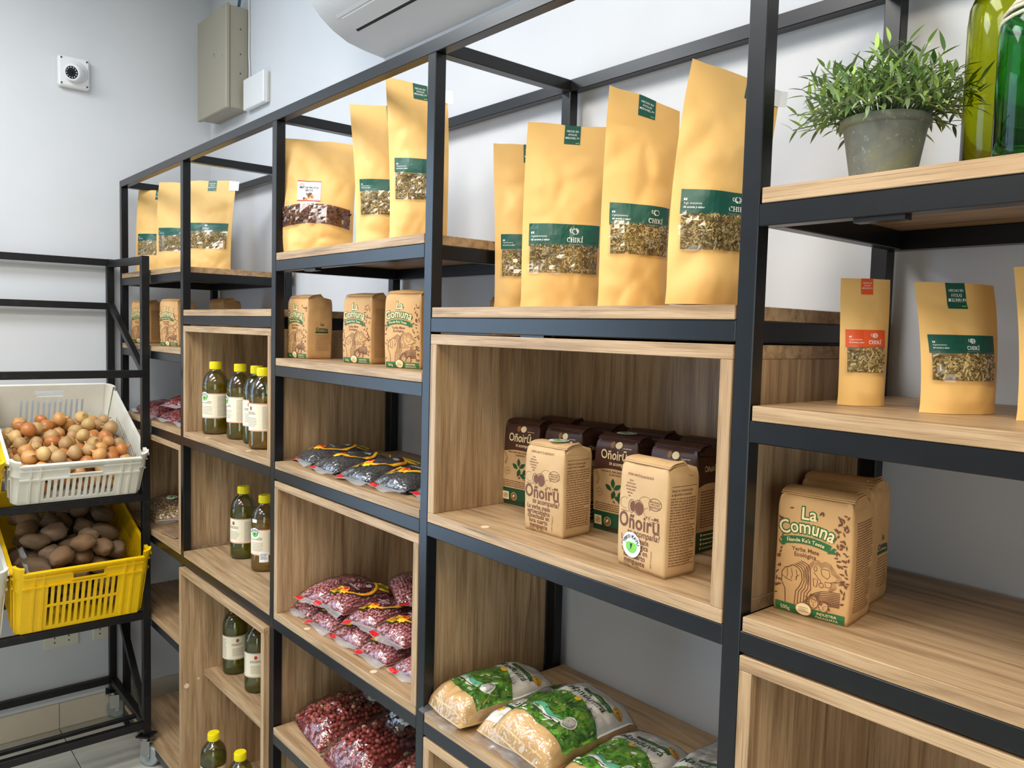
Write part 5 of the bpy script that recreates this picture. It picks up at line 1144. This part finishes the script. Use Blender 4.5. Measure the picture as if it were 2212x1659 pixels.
def sugar_bag(label, loc, rz, seed, W=0.128, L=0.235, T=0.062, rev=False, tilt=(0, 0)):
    t = thing('sugar_bag', label, 'bag', loc, 0, 'bags of raw sugar with grass print', rot=(tilt[0], tilt[1], rz))
    f = pillow_fn(W, L, T, seed, 0.006, 5.0); mb = MB(); mb.grid(lambda u, v: f((u-0.5)*W, (v-0.5)*L, 1), 30, 40); mb.grid(lambda u, v: f((u-0.5)*W, (v-0.5)*L, -1), 12, 14, flip=True)
    mb.build('body', sug_k, t, True); r = random.Random(seed)
    def S(s, q, off):
        if rev: s, q = -s, -q
        e = 0.0015; p = f(s, q, 1); n = (f(s+e, q, 1)-f(s-e, q, 1)).cross(f(s, q+e, 1)-f(s, q-e, 1)); n.normalize(); return p+n*off
    h = W/2-0.004; y0_, y1 = -L*0.34, L*0.44; ym = L*0.04
    P = Print(S); P.add(rect2(-h, y0_, h, y1, 20, 24), sug_w, 0.0006)
    hill = lambda s: ym+0.020*math.cos((s+0.01)/h*1.7)
    vs, fs = rect2(-h, y0_, h, 1.0, 20, 12); P.add(([(a, y0_+(hill(a)-y0_)*(b-y0_)/(1-y0_)) for a, b in vs], fs), grassm, 0.0010)
    pb = P.build('printed_panel', t)
    G = Print(S)
    for i in range(260):
        s = r.uniform(-h, h); q = r.uniform(y0_+0.004, hill(s)); Lb = r.uniform(0.008, 0.026); a = r.gauss(PI/2, 0.7)
        c = (s+Lb*math.cos(a), q+Lb*math.sin(a)); c = (max(-h, min(h, c[0])), min(c[1], hill(c[0])+0.005)); w = r.uniform(0.0005, 0.0011)
        G.add(([(s-w, q), (s+w, q), c], [(0, 1, 2)]), r.choice(grassb), 0.0013)
    for i in range(6):
        s = -h*0.7+h*1.4*i/5; G.add(([(s, hill(s)), (s+0.001, hill(s)), (s+r.uniform(-0.012, 0.012), hill(s)+r.uniform(0.012, 0.024))], [(0, 1, 2)]), grassb[1], 0.0012)
    G.build('grass_blades', pb, kind='stuff')
    Q = Print(S)
    Q.add(text2('Manduvirá', 0.0230, -0.002, ym+0.028, bold=0.010, shear=0.12, sx=0.92, rot=-0.02), p_pgreen, 0.0010)
    st = [(0.002+0.055*math.sin(a), ym+0.048-0.022+0.022*math.cos(a*0.8)+0.003) for a in [-0.55+1.35*k/10 for k in range(11)]]
    Q.add(stroke2([(x+0.006, y) for x, y in st], 0.0095), p_pgreen, 0.0010); Q.add(stroke2([(x+0.006, y) for x, y in st], 0.0075), p_dgreen, 0.0012); Q.add(dashes2(-0.010, ym+0.047, 0.038, ym+0.051, 1, 0.0022, r), p_lime, 0.0015)
    Q.add(dashes2(-0.012, ym+0.063, 0.030, ym+0.066, 1, 0.0012, r), p_grey, 0.0010)
    Q.add(disc2(h-0.014, ym+0.060, 0.0098, n=20), p_or2, 0.0011); Q.add(disc2(h-0.014, ym+0.060, 0.0086, n=20), p_yellow, 0.0013); Q.add(text2('1 KG', 0.0078, h-0.014, ym+0.0572, bold=0.02), p_brown, 0.0016)
    Q.add(disc2(-0.006, ym+0.0155, 0.0075, 0.0052, 18), p_or2, 0.0014); Q.add(disc2(-0.006, ym+0.0155, 0.0066, 0.0044, 18), p_yellow, 0.0016); Q.add(dashes2(-0.0095, ym+0.0145, -0.0025, ym+0.0165, 1, 0.0012, r), p_or2, 0.0018)
    w_ = [(-0.040+0.062*k/8, -0.046+0.004*math.sin(k*0.9)) for k in range(9)]
    Q.add(stroke2(w_, 0.0085), p_teal, 0.0016); Q.add(stroke2([(x, y-0.0058) for x, y in w_], 0.0022), p_white, 0.0016); Q.add(stroke2([(x+0.002, y-0.0102) for x, y in w_], 0.0040), p_white, 0.0016); Q.add(dashes2(-0.036, -0.062, 0.020, -0.054, 1, 0.0016, r), p_black, 0.0019)
    for k, m in enumerate((p_white, p_dgreen, p_lime)): Q.add(disc2(-0.044+0.022*k, -0.068, 0.0042, n=12), m, 0.0016)
    Q.add(text2('FDA', 0.0075, 0.020, -0.071, bold=0.03), p_white, 0.0017); Q.add(dashes2(-0.046, -0.078, -0.028, -0.074, 1, 0.0028, r), p_white, 0.0016)
    Q.add(disc2(0.036, -0.040, 0.0125, 0.0165, 24, 0.2), p_white, 0.0016); Q.add(disc2(0.036, -0.040, 0.0108, 0.0146, 22, 0.2), p_grey, 0.0018); Q.add(dashes2(0.028, -0.050, 0.044, -0.030, 9, 0.0009, r), p_white, 0.0020)
    Q.add(poly2([(0.030, y0_+0.002), (0.048, y0_+0.002), (0.052, -0.058), (0.046, -0.052)]), p_lime, 0.0014)
    Q.build('lettering', pb)
    mb = MB(); mb.grid(lambda u, v: f((u-0.5)*W, (v-0.5)*L, 1)+Vector((0, 0, 0.0026)), 24, 30); mb.build('plastic_film', film_sug, t, True)
    for sg in (-1, 1):
        mb = MB(); mb.grid(lambda u, v: Vector(((u-0.5)*W*0.9, sg*(L/2*0.965+0.020*v), T*0.20+0.004*nz(u*6, v*3, seed+sg)-0.008*v)), 12, 3, flip=(sg < 0)); mb.build('seal_end', seal_s, t, True)
    return t
z = L4+0.0004
sugar_bag('sugar bag with grass print at the far left beside the side panel', (2.120, 0.118, z), F(-6), 3)
sugar_bag('sugar bag lying upside down under its larger neighbour', (2.240, 0.140, z), F(4), 9, rev=True, T=0.046)
sugar_bag('sugar bag with grass print on top in the centre, largest in view', (2.322, 0.112, z+0.026), F(1), 14, W=0.140, T=0.060, tilt=(0, F(9)))
sugar_bag('sugar bag with grass print, third from the left at the bottom edge', (2.452, 0.120, z), F(3), 21, T=0.050)
sugar_bag('sugar bag beside the near steel post at the bottom edge', (2.590, 0.120, z+0.018), F(10), 27, tilt=(0, F(-5)), T=0.050)
sugar_bag('pale sugar bag at the back behind the near steel post', (2.600, 0.262, z), F(85), 33, T=0.040, W=0.11)

# ================================================================== onions and potatoes
onm = [noisy('onion_skin_a', [(0.3, srgb(196, 128, 66)), (0.55, srgb(216, 160, 96)), (0.8, srgb(228, 190, 136))], scale=(1, 1, 0.25), nscale=60, rough=0.35), noisy('onion_skin_b', [(0.3, srgb(180, 104, 52)), (0.6, srgb(200, 132, 74)), (0.8, srgb(212, 156, 100))], scale=(1, 1, 0.25), nscale=60, rough=0.32), noisy('onion_skin_c', [(0.3, srgb(202, 160, 96)), (0.6, srgb(218, 182, 122)), (0.8, srgb(206, 176, 116))], scale=(1, 1, 0.25), nscale=60, rough=0.4), noisy('onion_skin_d', [(0.3, srgb(178, 132, 82)), (0.6, srgb(196, 160, 112)), (0.8, srgb(160, 110, 68))], scale=(1, 1, 0.25), nscale=60, rough=0.45)]
def onion_mesh(seed):
    r = random.Random(seed); h = r.uniform(0.80, 0.98); n = 18; mb = MB()
    pr_ = [(0.10, -0.98*h), (0.35, -0.94*h), (0.72, -0.70*h), (0.95, -0.28*h), (1.0, 0.05*h), (0.93, 0.40*h), (0.70, 0.72*h), (0.40, 0.95*h), (0.20, 1.12*h), (0.12, 1.35*h), (0.16, 1.52*h+0.1*r.random()), (0.02, 1.50*h)]
    vs = []; 
    for i, (rr, z) in enumerate(pr_):
        for k in range(n):
            a = 2*PI*k/n; q = rr*(1+0.035*math.sin(a*9+seed)+0.10*nz(math.cos(a), math.sin(a)+seed, z)); dx = max(0, z-1.0*h)*0.35*math.cos(seed)
            vs.append((q*math.cos(a)+dx, q*math.sin(a)+max(0, z-1.0*h)*0.35*math.sin(seed), z))
    fs = [(i*n+k, i*n+(k+1) % n, (i+1)*n+(k+1) % n, (i+1)*n+k) for i in range(len(pr_)-1) for k in range(n)]; fs.append(tuple(range(n))[::-1])
    mb.add(vs, fs); return mb
on_data = []
for k in range(4):
    o = onion_mesh(k*3+1).build('onion', onm[k], None, True); on_data.append(o.data); bpy.data.objects.remove(o)
for k in range(4): 
    d = on_data[k].copy(); d.materials.clear(); d.materials.append(onm[(k+1) % 4]); on_data.append(d)
def settle(C, Wd, Ld, h0, hf, N, rr, seed, tries=60):
    """drop spheres into a crate; returns local centres (x from front to back, y, z)"""
    r = random.Random(seed); out = []
    for i in range(N):
        R_ = r.uniform(*rr); best = None
        for _ in range(tries):
            x, y = r.uniform(R_+0.012, Ld-R_-0.014), r.uniform(-Wd/2+R_+0.012, Wd/2-R_-0.012); z = R_+0.008
            for (a, b, c, s) in out:
                d2 = (x-a)**2+(y-b)**2; m = (R_+s)*0.93
                if d2 < m*m: z = max(z, c+math.sqrt(m*m-d2))
            sc = z+hf*x
            if best is None or sc < best[0]: best = (sc, x, y, z)
        out.append((best[1], best[2], best[3], R_))
    return out
t0, R0, org, dv, upv = CW
yv0 = upv.cross(dv)
ONC = {'onion_skin_a': 'golden tan', 'onion_skin_b': 'reddish brown', 'onion_skin_c': 'pale straw', 'onion_skin_d': 'dull brown'}
POC = {'potato_earthy': 'light brown', 'potato_dark': 'dark brown', 'potato_grey': 'greyish brown'}
def place_word(fx, fy, zz, allp, me):
    """where in the crate a piece lies: buried or on top, front to back, left to right as seen from the aisle"""
    over = any((a-me[0])**2+(b-me[1])**2 < (0.8*r)**2 and c > zz+0.4*r for a, b, c, r in allp)
    fb = 'front' if fx < 0.36 else ('middle' if fx < 0.68 else 'back'); lr = 'right' if fy < -0.33 else ('centre' if fy < 0.33 else 'left')
    return ('buried under others at the ' if over else 'atop the pile at the ')+fb+' '+lr
ON_ = settle(CW, 0.375, 0.43, 0, 0.16, 150, (0.0200, 0.0265), 4)
for i, (x, y, zz, R_) in enumerate(ON_):
    o = bpy.data.objects.new('onion', rnd.choice(on_data)); link(o); o.location = org+dv*x+yv0*y+upv*zz
    o.scale = (R_, R_, R_); o.rotation_euler = (rnd.uniform(0, 6), rnd.uniform(-1.5, 1.5), rnd.uniform(0, 6))
    tag(o, '%s onion %s of the white crate' % (ONC[o.data.materials[0].name], place_word(x/0.43, y/0.19, zz, ON_, (x, y))), 'onion', 'onions in the white crate')
pom = [noisy('potato_earthy', [(0.3, srgb(92, 66, 44)), (0.6, srgb(124, 94, 64)), (0.8, srgb(146, 116, 82))], nscale=40, rough=0.75, bumps=0.25, bdist=0.002), noisy('potato_dark', [(0.3, srgb(78, 60, 42)), (0.6, srgb(102, 80, 56)), (0.8, srgb(122, 98, 72))], nscale=40, rough=0.75, bumps=0.25, bdist=0.002), noisy('potato_grey', [(0.3, srgb(100, 80, 62)), (0.6, srgb(126, 102, 80)), (0.8, srgb(146, 120, 96))], nscale=40, rough=0.75, bumps=0.2, bdist=0.002)]
po_data = []
for k in range(6):
    mb = MB(); L_ = [1.35, 1.6, 1.9, 1.2, 1.7, 1.45][k]
    def pf(u, v, k=k, L_=L_):
        a = 2*PI*u; b = PI*(v-0.5); p = Vector((math.cos(b)*math.cos(a), math.cos(b)*math.sin(a), math.sin(b)))
        w = 1+0.22*nz(p.x*1.4+k*5, p.y*1.4, p.z*1.4)+0.07*nz(p.x*4, p.y*4+k*3, p.z*4)
        return Vector((p.x*w, p.y*w*0.95+0.12*p.z*p.z, p.z*w*L_))
    mb.grid(pf, 20, 14); o = mb.build('potato', pom[k % 3], None, True); po_data.append(o.data); bpy.data.objects.remove(o)
t0, R0, org, dv, upv = CY
yv0 = upv.cross(dv)
PO_ = [(a+0.012, b, c, d) for a, b, c, d in settle(CY, 0.350, 0.425, 0, 0.10, 88, (0.031, 0.038), 9)]
for i, (x, y, zz, R_) in enumerate(PO_):
    o = bpy.data.objects.new('potato', rnd.choice(po_data)); link(o); o.location = org+dv*x+yv0*y+upv*zz
    s_ = R_*0.86; o.scale = (s_, s_, s_); o.rotation_euler = (PI/2+rnd.uniform(-0.4, 0.4), rnd.uniform(-0.4, 0.4), rnd.uniform(0, 6))
    tag(o, '%s potato %s of the yellow crate' % (POC[o.data.materials[0].name], place_word(x/0.45, y/0.19, zz, PO_, (x, y))), 'potato', 'potatoes in the yellow crate')
bgm = film('dark_blue_bag_film', 0.15, 0.25, tint=(0.25, 0.28, 0.36, 1), white=0.25, bsc=30, bs=1.0)
pb_ = MB(); pb_.grid(lambda u, v: org+dv*(0.03+0.16*v+0.01*nz(u*5, v*5, 3))+yv0*(0.165-0.05*u)*1.0*(1 if True else 1)+upv*(0.215+0.022*nz(u*4, v*6, 1)-0.05*u), 14, 20)
tag(pb_.build('plastic_bag', bgm, None, True), 'crumpled bluish plastic bag tucked in the potato crate', 'plastic bag')

# ================================================================== plant and green bottles
potm = mat('mossy_stone_pot', srgb(96, 100, 86), 0.6)
_n, _l, _b2 = nodes(potm); t1 = tex_noise(potm, (1, 1, 1), 26, 8, 0.65); t2 = tex_noise(potm, (1, 1, 1), 160, 3, 0.6)
r1 = ramp(potm, t1.outputs[0], [(0.32, srgb(98, 102, 94)), (0.52, srgb(120, 122, 112)), (0.66, srgb(126, 130, 98))]); r2 = ramp(potm, t2.outputs[0], [(0.62, (0, 0, 0, 1)), (0.72, (0.16, 0.16, 0.14, 1))])
mx = _n.new('ShaderNodeMixRGB'); mx.blend_type = 'ADD'; mx.inputs[0].default_value = 1.0; _l.new(r1.outputs[0], mx.inputs[1]); _l.new(r2.outputs[0], mx.inputs[2]); _l.new(mx.outputs[0], _b2.inputs['Base Color']); bump(potm, t1.outputs[0], 0.15, 0.002)
px, py = 2.826, 0.100; PS = 0.90
pot = thing('potted_plant', 'artificial green leafy plant in a mossy grey pot on the top right shelf', 'plant', (px, py, L1+0.0004))
MB().lathe([(0.036, 0), (0.0375, 0.001), (0.0495, 0.072), (0.0505, 0.076), (0.0535, 0.078), (0.0550, 0.081), (0.0550, 0.085), (0.0535, 0.088), (0.0500, 0.089), (0.0480, 0.086), (0.0465, 0.076), (0.0, 0.075)], 40, cap1=False, M=Matrix.Scale(0.90, 4)).build('pot', potm, pot, 'auto')
lfm = [plain('leaf_green', (132, 164, 84), 0.5), plain('leaf_bright', (164, 196, 96), 0.5), plain('leaf_grey_green', (132, 152, 108), 0.55), plain('leaf_dark', (92, 122, 66), 0.55)]
lf_data = []
for k, m in enumerate(lfm):
    mb = MB(); pts = []
    for i in range(6):
        u = i/5; w = 0.115*math.sin(PI*u**0.75)**0.9 if 0 < u < 1 else 0.004; zz = -0.16*u*u; pts += [(u, -w, zz+0.05*w*4), (u, 0, zz), (u, w, zz+0.05*w*4)]
    mb.add(pts, [(i*3+c, i*3+c+1, i*3+c+4, i*3+c+3) for i in range(5) for c in (0, 1)])
    o = mb.build('leaf', m, None, True); lf_data.append(o.data); bpy.data.objects.remove(o)
rl = random.Random(12); stem_mb = MB(); leaves = []
stem_m = plain('stem_grey_green', (92, 112, 70), 0.6)
for k in range(115):
    u = k/115; el = math.asin(0.02+0.97*(1-u)) if k else PI/2; az = k*2.39996
    Ls = rl.uniform(0.042, 0.066)*(1.0+0.10*math.cos(el)); d = Vector((math.cos(az)*math.cos(el)*1.14, math.sin(az)*math.cos(el)*1.14, math.sin(el)*1.28+0.10))
    b0 = Vector((d.x*0.022, d.y*0.022, 0.070)); tip = b0+d*Ls; mid = b0+d*Ls*0.5+Vector((0, 0, 0.010)); stem_mb.tube([b0, mid, tip], [0.0013, 0.0011, 0.0007], 5)
    for q in range(9):
        f_ = 0.42+0.58*q/8; p = b0.lerp(mid, f_*2) if f_ < 0.5 else mid.lerp(tip, f_*2-1)
        a2 = q*2.4+k; side = d.cross(Vector((0, 0, 1))).normalized() if abs(d.z) < 0.98 else Vector((1, 0, 0)); up2 = side.cross(d).normalized()
        out = (side*math.cos(a2)+up2*math.sin(a2)); dirn = (d.normalized()*(0.55 if q < 8 else 1.2)+out*0.85+Vector((0, 0, 0.10))).normalized()
        leaves.append((p, dirn, rl.uniform(0.016, 0.024), rl.choice((0, 0, 1, 1, 2, 2, 3)), p.length))
stem_mb.build('stems', stem_m, pot, True)
leaves.sort(key=lambda L: -((L[0].x*0.45-L[0].y*0.8)+L[0].z*0.4))
stuff = MB()
for i, (p, d, s, mi, _) in enumerate(leaves):
    x = d; z_ = (Vector((0, 0, 1))-x*x.z); z_ = z_.normalized() if z_.length > 0.05 else Vector((0, 1, 0)); y_ = z_.cross(x)
    M = Matrix(((x.x, y_.x, z_.x, p.x), (x.y, y_.y, z_.y, p.y), (x.z, y_.z, z_.z, p.z), (0, 0, 0, 1))) @ Matrix.Scale(s, 4)
    if i < 290:
        o = bpy.data.objects.new('leaf', lf_data[mi]); link(o, pot); o.matrix_local = M
    else:
        me = lf_data[mi]; stuff.add([M @ v.co for v in me.vertices], [tuple(q.vertices) for q in me.polygons], mi)
stuff.build('inner_foliage', lfm, pot, True, 'stuff')
def glass_bottle(label, x, y, R_, H, m, z, wrap, twine=False):
    t = thing('glass_bottle', label, 'bottle', (x, y, z+0.0004), 0, 'empty green glass bottles')
    prof = [(R_*0.6, 0.006), (R_*0.92, 0.0), (R_, 0.006), (R_, H*0.60), (R_*0.97, H*0.66), (R_*0.84, H*0.72), (R_*0.60, H*0.775), (R_*0.42, H*0.81), (R_*0.36, H*0.85), (R_*0.34, H*0.985), (R_*0.40, H*0.986), (R_*0.40, H)]
    inn = [(max(0.002, r-0.003), max(0.010, zz)) for r, zz in prof][::-1]
    MB().lathe(prof+inn, 40, cap0=False, cap1=True).build('glass', m, t, True)
    if wrap:
        w = MB(); r = random.Random(3)
        for k in range(9):
            zz = wrap[0]+(wrap[1]-wrap[0])*k/8; rr = wrap[2]+(wrap[3]-wrap[2])*k/8; a0 = r.uniform(0, 6)
            w.tube([(rr*math.cos(q*2*PI/24), rr*math.sin(q*2*PI/24), zz+0.0035*math.sin(q*2*PI/24+a0)) for q in range(24)], 0.0021, 6, closed=True)
        w.build('twine_wrap', twm, t, True)
    if twine:
        tw = MB(); tw.tube([(R_*0.72+0.004*nz(q, 2, 1), -R_*0.70, H*0.70*(1-q/14)+0.002) if q > 1 else (R_*0.55, -R_*0.55, H*0.70*(1-q/14)+0.01) for q in range(15)], 0.0024, 7); tw.build('hanging_twine', twm, t, True)
    return t
twm = noisy('natural_twine', [(0.3, srgb(196, 180, 156)), (0.7, srgb(226, 212, 190))], nscale=300, rough=0.9, bumps=0.5, bdist=0.001)
glass_bottle('tall olive green glass bottle behind the twine wrapped one', 2.944, 0.140, 0.047, 0.282, glass_o, L1, None, True)
glass_bottle('emerald green glass bottle with twine wrapped round its neck, right edge', 2.997, 0.062, 0.041, 0.205, glass_g, L1, (0.139, 0.162, 0.039, 0.020))
